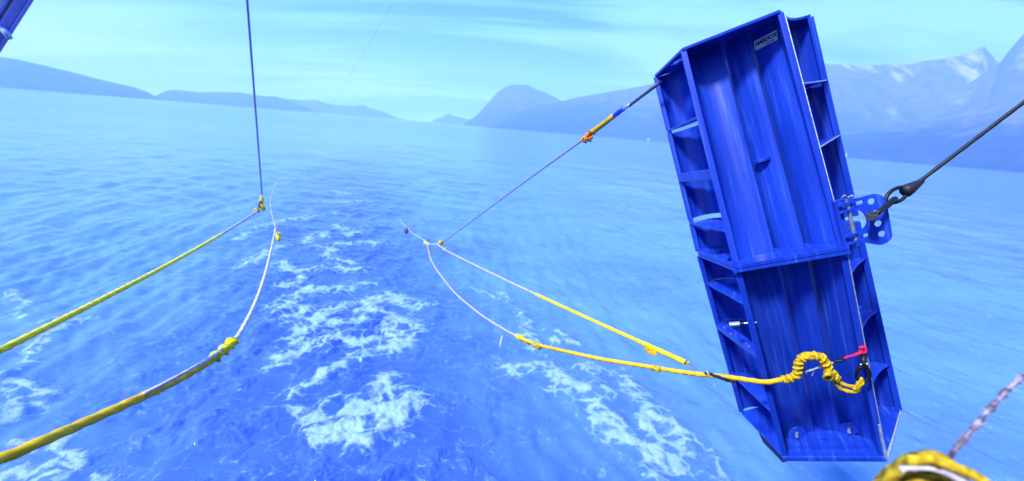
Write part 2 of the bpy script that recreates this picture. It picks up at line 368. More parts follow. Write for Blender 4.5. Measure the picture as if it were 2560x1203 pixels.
for w, s, l in ((20, 1.0, [(1410, 960), (1460, 1010), (1500, 1050), (1560, 1085), (1610, 1125), (1635, 1180), (1650, 1260)]), (16, .95, [(1560, 930), (1590, 1000), (1630, 1045), (1680, 1075), (1700, 1130), (1700, 1203)]),
                (18, 1.0, [(1470, 1040), (1520, 1075), (1580, 1090)]), (14, .9, [(1620, 1060), (1660, 1110), (1660, 1160)]), (12, .8, [(1740, 1110), (1780, 1150), (1790, 1190)]),
                (14, .85, [(0, 940), (50, 955), (110, 975), (120, 990)]), (12, .8, [(20, 985), (60, 1015), (40, 1040)]), (9, .75, [(120, 835), (190, 815), (225, 795)]),
                (9, .7, [(30, 730), (60, 750), (50, 790)]), (10, .75, [(100, 850), (60, 890), (70, 920)]), (12, .8, [(130, 1110), (150, 1150), (160, 1180)]), (16, .9, [(0, 1190), (50, 1170), (90, 1160), (110, 1203)]),
                (14, .85, [(230, 1200), (270, 1190)]), (8, .65, [(150, 790), (110, 800)]), (10, .75, [(20, 1100), (70, 1120), (100, 1100)]), (10, .7, [(0, 1050), (45, 1040)]),
                (7, .7, [(1180, 720), (1220, 745), (1290, 760)]), (8, .7, [(1250, 730), (1310, 790), (1330, 850)])):
    FOAM.append((l, w, s))

def make_sea():
    az = np.radians(np.concatenate([np.linspace(-180, -64, 30)[:-1], np.linspace(-64, 64, 1150), np.linspace(64, 180, 30)[1:-1]]))
    rad = [4.3]
    while rad[-1] < 8000:
        r = rad[-1]; rad.append(r + max(.02, min(r * r / (6.5 * 640) * .75, r * .05)))
    rad = np.array(rad)
    na, nr = len(az), len(rad)
    A, Rr = np.meshgrid(az, rad)
    X = (Rr * np.sin(A)).ravel(); Y = (Rr * np.cos(A)).ravel(); rr = Rr.ravel()
    Z = np.zeros_like(X)
    # wind chop running across the fjord, a little swell
    dr = np.gradient(rad); drr = np.repeat(dr, na)
    for i in range(46):
        lam = .45 * (1.085 ** i); th = math.radians(205) + rng.normal(0, .55)
        amp = .0085 * lam ** .85 * rng.uniform(.5, 1.2) * (1.15 if lam < 1.6 else .75 if lam < 4 else .36)
        fade = np.clip((lam / np.maximum(drr, 1e-3) - 2.5) / 3, 0, 1)
        kx, ky = 2 * math.pi / lam * math.cos(th), 2 * math.pi / lam * math.sin(th)
        ph = rng.uniform(0, 6.28)
        wob = 1.2 * vnoise(X / (lam * 4), Y / (lam * 4), 70 + i)
        Z += amp * fade * np.sin(kx * X + ky * Y + ph + 3 * wob)
    # foam and churned water of the wake
    foam = np.zeros_like(X)
    wx = X + .35 * (fbm(X * 1.1, Y * 1.1, 3, 5) - .5) * 2; wy = Y + .35 * (fbm(X * 1.1, Y * 1.1, 3, 9) - .5) * 2
    for line, w, s in FOAM:
        P = [onsea(*p) for p in line]; ws = [w * onground_m(*p) / FPX * 1.3 for p in line]
        for a, b, wa, wb in zip(P[:-1], P[1:], ws[:-1], ws[1:]):
            wm = max(wa, wb) * 2.2
            sel = np.where((wx > min(a.x, b.x) - wm) & (wx < max(a.x, b.x) + wm) & (wy > min(a.y, b.y) - wm) & (wy < max(a.y, b.y) + wm))[0]
            if not len(sel): continue
            dx, dy = b.x - a.x, b.y - a.y; q = dx * dx + dy * dy + 1e-9
            t = np.clip(((wx[sel] - a.x) * dx + (wy[sel] - a.y) * dy) / q, 0, 1)
            d = np.hypot(wx[sel] - a.x - t * dx, wy[sel] - a.y - t * dy) / (wa + (wb - wa) * t)
            foam[sel] = np.maximum(foam[sel], s * np.exp(-d * d * .45))
    cl_ = [onsea(*p) for p in ((760, 1500), (760, 1190), (760, 1000), (830, 800), (850, 650), (860, 540), (880, 450), (900, 400))]
    hw_ = [w * onground_m(880, y) / FPX for w, y in ((760, 1500), (740, 1190), (600, 1000), (430, 800), (300, 650), (200, 540), (130, 450), (80, 400))]
    wob = 1 + .9 * (fbm(X * .35, Y * .35, 4, 61) - .5)
    churn = np.exp(-(np.abs(X - np.interp(Y, [p.y for p in cl_], [p.x for p in cl_])) / (np.interp(Y, [p.y for p in cl_], hw_) * wob)) ** 3) * np.clip(1.35 - Y / 90, 0, 1)
    tex = fbm(X * 1.6, Y * 1.6, 5, 31); tex2 = fbm(X * 5, Y * 5, 3, 51)
    lump = np.abs(tex - .5) * 2
    near = np.clip(1.2 - rr / 60, 0, 1)
    Z = Z * (1 - .55 * churn) + churn * near * (.16 * (tex - .5) + .10 * lump * 1.0)
    Z += foam * near * (.05 + .07 * (tex2 - .5))
    V = np.stack([X, Y, Z], 1)
    V = np.vstack([V, [[0, 0, 0]]])
    foam = np.append(foam, 0); churn = np.append(churn, 0)
    i = np.arange(nr - 1)[:, None] * na; j = np.arange(na)[None, :]; j2 = (j + 1) % na
    F = np.stack([i + j, i + j2, i + na + j2, i + na + j], -1).reshape(-1, 4)[:, ::-1]
    T = np.stack([np.full(na, nr * na), np.arange(na), (np.arange(na) + 1) % na], 1)[:, ::-1]
    me = bpy.data.meshes.new('sea')
    me.vertices.add(len(V)); me.vertices.foreach_set('co', V.astype(np.float32).ravel())
    nl = F.size + T.size
    me.loops.add(nl); me.loops.foreach_set('vertex_index', np.concatenate([F.ravel(), T.ravel()]).astype(np.int32))
    me.polygons.add(len(F) + len(T))
    me.polygons.foreach_set('loop_start', np.concatenate([np.arange(len(F)) * 4, F.size + np.arange(len(T)) * 3]).astype(np.int32))
    me.polygons.foreach_set('use_smooth', np.ones(len(F) + len(T), bool))
    me.update(calc_edges=True); me.validate()
    for nm, v in (('foam', foam), ('churn', churn)):
        a = me.attributes.new(nm, 'FLOAT', 'POINT'); a.data.foreach_set('value', v.astype(np.float32))
    me.materials.append(sea_material())
    o = bpy.data.objects.new('sea', me); C.objects.link(o); o['kind'] = 'structure'
    if (me.polygons[1000].normal.z < 0): me.flip_normals()
make_sea()

# ------------------------------------------------------------------ mountains
def rock_material(name, low, high, snow=0.0, treeline=300.0):
    m = bpy.data.materials.new(name); m.use_nodes = True; t = m.node_tree; b = t.nodes['Principled BSDF']
    b.inputs['Roughness'].default_value = .9; b.inputs['Specular IOR Level'].default_value = .1
    g = t.nodes.new('ShaderNodeNewGeometry'); s = t.nodes.new('ShaderNodeSeparateXYZ'); t.links.new(g.outputs['Position'], s.inputs[0])
    def noise(scale, stretch=(1, 1, 1), d=7):
        mm = t.nodes.new('ShaderNodeMapping'); mm.inputs['Scale'].default_value = stretch; t.links.new(g.outputs['Position'], mm.inputs[0])
        n = t.nodes.new('ShaderNodeTexNoise'); n.inputs['Scale'].default_value = scale; n.inputs['Detail'].default_value = d; n.inputs['Roughness'].default_value = .62
        t.links.new(mm.outputs[0], n.inputs['Vector']); return n.outputs[0]
    a = noise(.0035); bb = noise(.014)
    hgt = M(t, 'ADD', M(t, 'DIVIDE', s.outputs[2], treeline), M(t, 'MULTIPLY', M(t, 'SUBTRACT', a, .5), 1.6))
    k = t.nodes.new('ShaderNodeMapRange'); k.inputs[1].default_value = .6; k.inputs[2].default_value = 1.1; t.links.new(hgt, k.inputs[0])
    mx = t.nodes.new('ShaderNodeMix'); mx.data_type = 'RGBA'; t.links.new(k.outputs[0], mx.inputs[0]); mx.inputs[6].default_value = (*low, 1); mx.inputs[7].default_value = (*high, 1)
    k2 = t.nodes.new('ShaderNodeMapRange'); k2.inputs[1].default_value = .35; k2.inputs[2].default_value = .65; k2.inputs[3].default_value = .55; k2.inputs[4].default_value = 1.4; t.links.new(bb, k2.inputs[0])
    mv = t.nodes.new('ShaderNodeMix'); mv.data_type = 'RGBA'; mv.blend_type = 'MULTIPLY'; mv.inputs[0].default_value = 1; t.links.new(mx.outputs[2], mv.inputs[6]); t.links.new(k2.outputs[0], mv.inputs[7])
    res = mv.outputs[2]
    if snow:
        gl = noise(.011, (1, .15, .12), 5); gm = noise(.0018, (1, 1, .6), 3)
        q = M(t, 'ADD', M(t, 'MULTIPLY', gl, .6), M(t, 'MULTIPLY', gm, .5))
        k3 = t.nodes.new('ShaderNodeMapRange'); k3.inputs[1].default_value = .60; k3.inputs[2].default_value = .69; t.links.new(q, k3.inputs[0])
        up = t.nodes.new('ShaderNodeMapRange'); up.inputs[1].default_value = 200; up.inputs[2].default_value = 420; t.links.new(s.outputs[2], up.inputs[0])
        ms = t.nodes.new('ShaderNodeMix'); ms.data_type = 'RGBA'; t.links.new(M(t, 'MULTIPLY', k3.outputs[0], up.outputs[0]), ms.inputs[0]); t.links.new(res, ms.inputs[6]); ms.inputs[7].default_value = (.26, .28, .31, 1)
        res = ms.outputs[2]
    t.links.new(res, b.inputs['Base Color'])
    return m
FOREST = rock_material('birch_and_rock', (.022, .036, .016), (.070, .070, .058), 0, 320)
ROCK = rock_material('bare_rock', (.024, .032, .018), (.058, .056, .050), 0, 260)
SNOWY = rock_material('rock_with_snow', (.026, .034, .022), (.065, .062, .060), 1.0, 350)
SHORE = rock_material('wooded_shore', (.018, .032, .016), (.085, .095, .050), 0, 200)

def mountain(name, crest, dist, shore, back, material, rough=.10, seed=0, shape=1.0, nu=260, nv=70):
    """crest: skyline places of the photograph; the ridge stands dist metres off, its foot in the water at shore, falling away behind to back"""
    az, el = [], []
    for px, py in crest:
        d = ray(px, py); az.append(math.atan2(d.x, d.y)); el.append(d.z / math.hypot(d.x, d.y))
    u = np.linspace(az[0], az[-1], nu); e = np.interp(u, az, el)
    H = np.maximum(e * dist + EYE.z, -2)
    k = np.ones(5) / 5; Hs = np.convolve(np.pad(H, 2, 'edge'), k, 'valid')
    v = np.linspace(0, 1, nv); vc = .55
    sh = np.interp(u, np.linspace(u[0], u[-1], 7), shore if isinstance(shore, (list, tuple)) else [shore] * 7)
    rows = []
    U = u[None, :]; Vv = v[:, None]
    D = np.where(Vv < vc, sh[None, :] + (dist - sh[None, :]) * (Vv / vc), dist + (back - dist) * ((Vv - vc) / (1 - vc)))
    X = D * np.sin(U); Y = D * np.cos(U)
    f = np.where(Vv < vc, (Vv / vc) ** shape, 1 - ((Vv - vc) / (1 - vc)) ** 1.5)
    n = fbm(X / 900, Y / 900, 6, seed) - .5; rd = 1 - np.abs(fbm(X / 1500 + 5, Y / 1500, 5, seed + 20) - .5) * 2
    # a spur and gully relief that dies out on the crest and at the water
    rel = (n * 1.0 + (rd - .75) * .9) * rough * 3.2 * np.sqrt(np.clip(f, 0, 1)) * np.clip(1.12 - f, 0, 1)
    Z = Hs[None, :] * (f + rel * np.where(Vv < vc, 1, .6)) + Hs[None, :] * .06 * (fbm(X / 160, Y / 160, 3, seed + 7) - .5) * f
    lim = EYE.z + (Hs[None, :] - EYE.z) * D / dist * 1.0
    Z = np.where(Vv < vc, np.minimum(Z, lim + 0.02 * Hs[None, :] * (fbm(X / 200, Y / 200, 3, seed + 3) - .5)), Z)
    Z = np.where((Vv == 0) | (Vv == 1), -3, Z)
    Z = np.where(Hs[None, :] < 0.5, np.minimum(Z, -1), Z)
    P = np.stack([X, Y, Z], -1).reshape(-1, 3)
    i = np.arange(nv - 1)[:, None] * nu; j = np.arange(nu - 1)[None, :]
    F = np.stack([i + j, i + j + 1, i + nu + j + 1, i + nu + j], -1).reshape(-1, 4)[:, ::-1]
    me = bpy.data.meshes.new(name); me.from_pydata(P.tolist(), [], F.tolist()); me.materials.append(material)
    me.polygons.foreach_set('use_smooth', [True] * len(me.polygons))
    o = bpy.data.objects.new(name, me); C.objects.link(o); o['kind'] = 'structure'
    return o
mountain('headland', [(-420, 95), (-200, 118), (0, 143), (60, 152), (120, 166), (180, 180), (240, 196), (290, 208), (340, 220), (370, 231), (396, 246), (430, 262), (480, 262)], 5200, 4200, 7500, ROCK, .10, 3)
mountain('island', [(330, 270), (370, 246), (392, 238), (412, 228), (430, 224), (470, 228), (500, 231), (540, 230), (600, 232), (650, 239), (690, 241), (720, 252), (760, 266), (800, 285), (830, 296)], 6000, 5200, 7400, ROCK, .10, 11)
mountain('far_ridge', [(560, 290), (640, 250), (700, 245), (760, 252), (790, 250), (830, 262), (880, 266), (905, 262), (930, 272), (960, 280), (985, 292), (1030, 305), (1060, 312)], 7500, 7000, 8150, ROCK, .08, 17)
mountain('far_peak', [(1060, 316), (1090, 298), (1105, 293), (1120, 284), (1135, 290), (1155, 294), (1175, 300), (1210, 320)], 7600, 7100, 8150, ROCK, .08, 19)
mountain('cape', [(1130, 330), (1165, 306), (1190, 290), (1205, 274), (1225, 252), (1245, 230), (1262, 219), (1285, 214), (1312, 214), (1340, 224), (1365, 234), (1400, 250), (1450, 270), (1520, 300), (1600, 340)], 5400, 4700, 6800, ROCK, .14, 23)
mountain('mountain', [(1195, 330), (1235, 312), (1270, 294), (1310, 276), (1360, 262), (1405, 252), (1460, 240), (1520, 230), (1580, 220), (1640, 208), (1740, 206), (1850, 235), (1960, 300), (2040, 370)], 4300, 3300, 5600, FOREST, .16, 29, 1.1)
mountain('mountain', [(1790, 360), (1850, 270), (1930, 190), (2010, 160), (2060, 159), (2120, 162), (2200, 164), (2280, 161), (2340, 153), (2400, 139), (2445, 124), (2462, 117), (2470, 130), (2480, 137), (2488, 152), (2500, 160), (2540, 175), (2620, 190), (2760, 210)], 4900, [3600, 3600, 3500, 3400, 3400, 3400, 3400], 7000, SNOWY, .26, 31, 1.25, 420, 110)
mountain('mountain', [(2380, 235), (2430, 205), (2470, 178), (2500, 160), (2530, 120), (2560, 85), (2620, 40), (2700, 20), (2850, 60), (3000, 140)], 4300, 3300, 6500, SNOWY, .13, 37)
mountain('shore_hill', [(1930, 385), (2000, 362), (2060, 348), (2110, 338), (2180, 330), (2250, 318), (2320, 300), (2400, 280), (2470, 255), (2560, 225), (2680, 190), (2850, 170), (3100, 200)], 3100, [2500, 2400, 2300, 2200, 2100, 2000, 1900], 4000, SHORE, .22, 41, 1.0, 320, 80)

# small white houses on the far shore
HOUSEW = mat('white_house_wall', (.50, .50, .48), .7); HOUSER = mat('slate_house_roof', (.10, .10, .11), .7)
def house(px, py, d, w, label):
    r = ray(px, py); q = Vector((r.x, r.y, 0)).normalized() * d
    o = thing('house', label, 'house', (q.x, q.y, 4)); o.rotation_euler = (0, 0, math.atan2(-q.x, q.y)); o['group'] = 'houses along the far shore'
    a = MB().box((0, 0, w * .25), (w, w * .7, w * .5)); build('wall', a, HOUSEW, o)
    h = w * .5; p = [(-w * .53, -w * .4, h), (-w * .53, w * .4, h), (-w * .53, 0, h * 1.75)]
    build('roof', MB().prism(p, [(w * .53, y, z) for _, y, z in p]), HOUSER, o)
house(2113, 378, 2180, 18, 'white house at the waterline just right of the blue trawl door')
house(1622, 342, 3250, 17, 'white house on the shore just left of the blue trawl door')

# ------------------------------------------------------------------ haze
hb = MB().box((0, 0, 487), (17000, 17000, 984))
hm = bpy.data.materials.new('haze_air'); hm.use_nodes = True; t = hm.node_tree; t.nodes.clear()
ho = t.nodes.new('ShaderNodeOutputMaterial'); pv = t.nodes.new('ShaderNodeVolumePrincipled')
pv.inputs['Color'].default_value = (.20, .40, 1.0, 1); pv.inputs['Density'].default_value = 3.5e-4; pv.inputs['Anisotropy'].default_value = 0.0
pv.inputs['Absorption Color'].default_value = (1, 1, 1, 1)
t.links.new(pv.outputs[0], ho.inputs['Volume'])
haze = build('haze', hb, hm); haze['kind'] = 'stuff'
HAZE_BOX = haze

# ------------------------------------------------------------------ trawl door
DR = Matrix(((0.86951, 0.40425, -0.28377), (-0.21643, -0.20459, -0.95462), (-0.44396, 0.89147, -0.09040)))
camx = Matrix((RIGHT, -UP, FWD)).transposed()
dm = (camx @ DR).to_4x4(); dm.translation = EYE + camx @ Vector((2.0561, 0.1324, 3.2924))
ZT, ZB, FW_ = 1.767, -1.833, .359           # top, bottom and half the front width; the mid plate is at 0
door = thing('trawl_door', 'tall blue steel trawl door hanging on its wires behind the ship, with a silver plate near its top', 'trawl door', matrix=dm)
DI = dm.inverted()
def lean(z):                                 # both halves lean back from the mid plate
    return .168 * z if z > 0 else -.141 * z
def foil_lean(z):
    return .262 * z if z > 0 else -.240 * z
def dp(p): return dm @ Vector(p)

def sheet(plan, z0, z1, fl, thick=.012, nz=8):
    """a plate bent to a plan outline, standing between two levels, leaning by fl"""
    P = [Vector((x, y)) for x, y in plan]; n = len(P); off = []
    for i in range(n):
        d = (P[min(i + 1, n - 1)] - P[max(i - 1, 0)]).normalized(); off.append(Vector((-d.y, d.x)) * thick)
    ring = [(p.x, p.y) for p in P] + [(p.x + o.x, p.y + o.y) for p, o in reversed(list(zip(P, off)))]
    mb = MB(); m = len(ring); vs = []
    for k in range(nz + 1):
        z = z0 + (z1 - z0) * k / nz; vs += [(x, y + fl(z) + (splay(x, z) if fl is lean and x > .37 else 0), z) for x, y in ring]
    fs = [tuple(range(m - 1, -1, -1)), tuple(nz * m + i for i in range(m))]
    for k in range(nz):
        for i in range(m): fs.append((k * m + i, k * m + (i + 1) % m, (k + 1) * m + (i + 1) % m, (k + 1) * m + i))
    return mb.add(vs, fs)
def splay(x, z):                             # the right wing's rear edge runs straight from top to bottom
    return max(0.0, min(1.0, (x - .37) / .28)) * .26 * (1 - abs(z) / 1.8)
def splayed(outline, z): return [(x, y + splay(x, z)) for x, y in outline]
def plan_curve(pts, step=.02):
    return [(p.x, p.y) for p in spline([(x, y, 0) for x, y in pts], step)]
def plate(outline, z, th, fl=lean, holes=None):
    y0 = fl(z); outline = splayed(outline, z); return MB().prism([(x, y + y0, z - th / 2) for x, y in outline], [(x, y + y0, z + th / 2) for x, y in outline])
def holed(outer, holes, frame, th):
    """flat plate with real holes: outline and holes in 2-D, filled, given thickness, placed by frame"""
    bm = bmesh.new(); edges = []
    for loop in [outer] + holes:
        vs = [bm.verts.new((x, y, 0)) for x, y in loop]
        edges += [bm.edges.new((vs[i], vs[(i + 1) % len(vs)])) for i in range(len(vs))]
    bmesh.ops.triangle_fill(bm, use_beauty=True, use_dissolve=False, edges=edges, normal=(0, 0, 1))
    # drop triangles that fell into a hole
    def inside(p, loop):
        c = False; n = len(loop)
        for i in range(n):
            x1, y1 = loop[i]; x2, y2 = loop[i - 1]
            if (y1 > p.y) != (y2 > p.y) and p.x < (x2 - x1) * (p.y - y1) / (y2 - y1) + x1: c = not c
        return c
    bad = [f for f in bm.faces if any(inside(f.calc_center_median(), h) for h in holes) or not inside(f.calc_center_median(), outer)]
    bmesh.ops.delete(bm, geom=bad, context='FACES_ONLY')
    r = bmesh.ops.extrude_face_region(bm, geom=bm.faces[:])
    bmesh.ops.translate(bm, verts=[v for v in r['geom'] if isinstance(v, bmesh.types.BMVert)], vec=(0, 0, th))
    bmesh.ops.recalc_face_normals(bm, faces=bm.faces)
    mb = MB(); bm.verts.index_update()
    mb.add([frame(v.co.x, v.co.y, v.co.z - th / 2) for v in bm.verts], [tuple(v.index for v in f.verts) for f in bm.faces]); bm.free(); return mb
def circle(x, y, r, n=20): return [(x + r * math.cos(2 * math.pi * i / n), y + r * math.sin(2 * math.pi * i / n)) for i in range(n)]
def rounded(pts, r, n=5):
    o = []; m = len(pts)
    for i in range(m):
        p, a, b = Vector(pts[i]), Vector(pts[i - 1]), Vector(pts[(i + 1) % m])
        u, v = (a - p).normalized(), (b - p).normalized(); rr = r[i] if isinstance(r, (list, tuple)) else r
        if rr <= 0: o.append((p.x, p.y)); continue
        for k in range(n + 1):
            t = k / n; q = (p + u * rr) * (1 - t) ** 2 + p * 2 * t * (1 - t) + (p + v * rr) * t * t; o.append((q.x, q.y))
    return o

# profile plates: top, mid, bottom
curveR = [(FW_, .0), (.405, .20), (.455, .40), (.52, .55), (.585, .625), (.655, .664)]
RLp, RRp = (-.65, .744), (.657, .664)
def flat_frame(z, fl=lean):
    y0 = fl(z); return lambda x, y, w: (x, y + y0, z + w)
back = [(.60, .86), (.2, .88), (-.3, .90), (-.62, .80)]
slot_l = rounded([(-.50, .44), (-.36, .28), (-.335, .36), (-.44, .50)], .03)
top_out = rounded([(-FW_ - .005, -.012), (FW_ + .005, -.012)], [.02, .02]) + plan_curve(curveR[1:]) + back + [RLp]
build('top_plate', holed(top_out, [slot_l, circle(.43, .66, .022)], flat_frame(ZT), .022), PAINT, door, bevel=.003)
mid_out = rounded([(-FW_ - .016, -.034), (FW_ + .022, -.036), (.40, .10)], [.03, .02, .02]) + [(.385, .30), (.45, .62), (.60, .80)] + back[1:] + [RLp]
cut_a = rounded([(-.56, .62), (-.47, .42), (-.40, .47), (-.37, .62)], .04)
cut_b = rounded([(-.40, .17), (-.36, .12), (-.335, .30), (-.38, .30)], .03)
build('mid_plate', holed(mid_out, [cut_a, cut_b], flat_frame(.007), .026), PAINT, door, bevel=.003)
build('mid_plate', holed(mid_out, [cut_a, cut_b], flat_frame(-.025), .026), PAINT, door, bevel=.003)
for x, y in ((-FW_ + .01, .012), (FW_ - .01, .005), (RLp[0] + .02, RLp[1] + .01)):
    for z in (.026, -.042):
        build('bolt', MB().cyl((x, y, z - .01), (x, y, z + .01), .024, 16).cyl((x, y, z - .006), (x, y, z + .022 if z > 0 else z - .022), .013, 6), PAINT, door, auto=40)
bot_out = rounded([(-FW_ - .005, -.012), (FW_ + .005, -.012)], [.02, .02]) + [RRp, (.56, .80), (.2, .80), (-.2, .80), (-.50, .82), RLp]
build('bottom_plate', holed(bot_out, [], flat_frame(ZB), .024), PAINT, door, bevel=.004)

# front edge bars
def bar(name, x, y, w, d, z0, z1, m=PAINT, fl=lean, bv=.004):
    mb = MB()
    for a, b in ((z0, z1),):
        A = [(x - w / 2, y + fl(a), a), (x + w / 2, y + fl(a), a), (x + w / 2, y + d + fl(a), a), (x - w / 2, y + d + fl(a), a)]
        B = [(px, py - fl(a) + fl(b), b) for px, py, _ in A]; mb.prism(A, B)
    return build(name, mb, m, door, bevel=bv)
for a, b in ((.018, ZT - .012), (ZB + .013, -.034)):
    bar('front_bar', -.340, .0, .046, .020, a, b)
    bar('front_bar', .347, .0, .040, .020, a, b)
    bar('rear_bar', -.640, .735, .040, .03, a, b)
    bar('rear_bar', .648, .652, .046, .03, a, b, fl=lambda z: lean(z) + splay(.65, z))
    # plates edge on behind the front bars
    build('side_web', sheet([(-.338, .021), (-.330, .10), (-.325, .20)], a, b, lean, .012, 2), PAINT, door)
# right front edge: pale strip painted for the sky reflected in its bevel
for a, b in ((.02, ZT - .013), (ZB + .05, -.036)):
    bar('edge_glint', .3705, .0, .006, .012, a, b, WORN_GLINT, bv=0)

# three bent foils of the front, upper and lower half
F1 = plan_curve([(-.335, .030), (-.30, .10), (-.23, .145), (-.14, .150), (-.062, .130)])
F2 = plan_curve([(-.12, .46), (-.065, .36), (-.02, .25), (.06, .175), (.142, .140)])
F3 = plan_curve([(.085, .45), (.135, .33), (.18, .21), (.25, .120), (.345, .045)])
for a, b in ((.017, ZT - .012), (ZB + .013, -.033)):
    for f in (F1, F2, F3):
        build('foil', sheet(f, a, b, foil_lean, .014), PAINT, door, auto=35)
# pale weld seam where the foils meet the mid plate
for f in (F1, F2, F3):
    build('weld_seam', MB().tube([(x, y + foil_lean(.02) - .004, .019) for x, y in f], .005, 6), PAINT, door, smooth=True)
# the small half-round lug across the second foil
def lug_frame(x, y, w): return (x, y + foil_lean(.735), .735 + w)
build('lug', holed(rounded([(-.055, .225), (-.02, .14), (.05, .125), (.085, .165), (.09, .20)], .02), [], lug_frame, .022), PAINT, door, bevel=.003)

# leading edge slat seen through the left windows, in lengths with a slit at some ribs
SL = plan_curve([(-.655, .735), (-.61, .80), (-.53, .83), (-.43, .79), (-.35, .68), (-.305, .52), (-.30, .36)])
zs = [(1.212, ZT - .012), (.742, 1.176), (.327, .738), (.018, .283), (-.323, -.034), (-.770, -.327), (-1.350, -.774), (ZB + .013, -1.354)]
for a, b in zs:
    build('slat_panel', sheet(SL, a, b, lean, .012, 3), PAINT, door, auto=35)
# ribs of the left wing
ribL = rounded([(-FW_, .0), (-.335, .02), (-.33, .36), (-.40, .60), (-.50, .72), (-.60, .745), RLp], .004, 2)
for z in (1.21, .285, -.325, -1.352):
    build('rib', plate(ribL, z, .016), PAINT, door, bevel=.002)
# the flat band across the left windows
def band(z, h, name):
    a = [(-FW_ - .006, -.004 + lean(z)), (RLp[0] - .012, RLp[1] - .014 + lean(z)), (RLp[0] - .004, RLp[1] + .012 + lean(z)), (-FW_ + .012, .012 + lean(z))]
    return build(name, MB().prism([(x, y, z - h / 2) for x, y in a], [(x, y, z + h / 2) for x, y in a]), PAINT, door, bevel=.003)
band(.745, .082, 'cross_band')
build('rib', plate(ribL, .70, .012), PAINT, door)
ang = band(-.80, .05, 'angle_bar')
build('rib', plate([(-FW_, .0), (-.31, .06), (-.60, .80), RLp], -.772, .014), PAINT, door, bevel=.002)
for x, y in ((-.585, .60), (-.53, .43), (-.40, .12)):
    z = -.764; build('bolt', MB().cyl((x, y + lean(z), z - .004), (x, y + lean(z), z + .008), .009, 8), STEEL, door)
# grease fitting in the left window
for q, (r, m, a, b) in enumerate(((.020, STEEL, -.505, -.425), (.012, BLACKM, -.425, -.395), (.008, STEEL, -.395, -.30))):
    build(('plug', 'collar', 'threaded_rod')[q], MB().cyl((a, .18, -.53 - .05 * (a + .5)), (b, .18, -.53 - .05 * (b + .5)), r, 8 if q == 0 else 12), m, door, auto=35)

# right wing: deep side panel, ribs and scalloped gussets
SR = plan_curve([(.345, .03), (.350, .36), (.362, .60), (.42, .74), (.54, .765), (.66, .690)])
for a, b in ((1.212, ZT - .012), (.732, 1.208), (.018, .728), (-.366, -.034), (-.856, -.370), (-1.366, -.860), (ZB + .013, -1.370)):
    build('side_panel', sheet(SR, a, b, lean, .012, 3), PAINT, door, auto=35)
for z in (1.21, .73):
    build('rib', plate([(FW_ + .004, .005)] + [(.50, .33), (.652, .660)] + [(.54, .755), (.43, .735), (.366, .6), (.354, .3)], z, .016), PAINT, door, bevel=.002)
    build('rib_edge', MB().tube([(FW_ + .006, .001 + lean(z), z), (.505, .322 + lean(z) + splay(.505, z), z), (.66, .652 + lean(z) + splay(.66, z), z)], .0048, 6), WORN_GLINT, door)
gus = plan_curve([(.364, .03), (.378, .12), (.41, .29), (.475, .45), (.56, .58), (.652, .655)])
for z in (-.368, -.858, -1.368):
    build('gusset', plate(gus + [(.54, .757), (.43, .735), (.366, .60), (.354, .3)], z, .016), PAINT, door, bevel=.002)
    build('gusset_edge', MB().tube([(x, y - .004 + lean(z) + splay(x, z), z) for x, y in gus], .004, 6), PAINT, door, smooth=True)
# light bracket clips under the first gusset
build('clip', MB().box((.378, .06 + lean(-.55), -.56), (.02, .05, .12)).box((.385, .05 + lean(-.5), -.50), (.03, .03, .02)), PAINT, door, bevel=.003)
# bare bottom rails of the open foot on the right
def rail(name, a, b, w, m=WORN_GLINT): return build(name, MB().tube([a, b], w, 6), m, door)
rail('foot_rail', (.363, .005 + lean(-1.50), -1.50), (.366, -.01 + lean(ZB), ZB + .01), .011)
build('foot_flat', MB().prism([(.368, -.008 + lean(ZB), ZB - .016), (.655, .655 + lean(ZB), ZB - .016), (.668, .665 + lean(ZB), ZB - .016), (.384, -.004 + lean(ZB), ZB - .016)],
      [(.368, -.008 + lean(ZB), ZB + .024), (.655, .655 + lean(ZB), ZB + .024), (.668, .665 + lean(ZB), ZB + .024), (.384, -.004 + lean(ZB), ZB + .024)]), WORN_GLINT, door, bevel=.002)
build('rear_skid', MB().prism([(.40, .5 + lean(ZB), ZB - .10), (.56, .72 + lean(ZB), ZB - .06), (.54, .78 + lean(ZB), ZB - .06), (.38, .56 + lean(ZB), ZB - .10)],
      [(.40, .5 + lean(ZB), ZB - .015), (.56, .72 + lean(ZB), ZB - .015), (.54, .78 + lean(ZB), ZB - .015), (.38, .56 + lean(ZB), ZB - .015)]), RUBBER, door, bevel=.006)
# foot: front lip, doubler with two lugs
build('bottom_lip', MB().prism([(-FW_ - .006, -.014 + lean(ZB), ZB - .02), (FW_ + .008, -.014 + lean(ZB), ZB - .02), (FW_ + .008, .012 + lean(ZB), ZB - .02), (-FW_ - .006, .012 + lean(ZB), ZB - .02)],
      [(-FW_ - .006, -.014 + lean(ZB), ZB + .028), (FW_ + .008, -.014 + lean(ZB), ZB + .028), (FW_ + .008, .012 + lean(ZB), ZB + .028), (-FW_ - .006, .012 + lean(ZB), ZB + .028)]), PAINT, door, bevel=.010)
dbl = rounded([(-.30, .115), (.285, .115), (.285, .20), (.22, .28), (.04, .34), (-.20, .28), (-.30, .22)], [.01, .01, .03, .05, .05, .05, .03])
build('foot_doubler', holed(dbl, [rounded([(-.045, .185), (.045, .185), (.045, .205), (-.045, .205)], .009)], lambda x, y, w: (x, y + lean(ZB), ZB + .030 + w), .034), PAINT, door, bevel=.004)
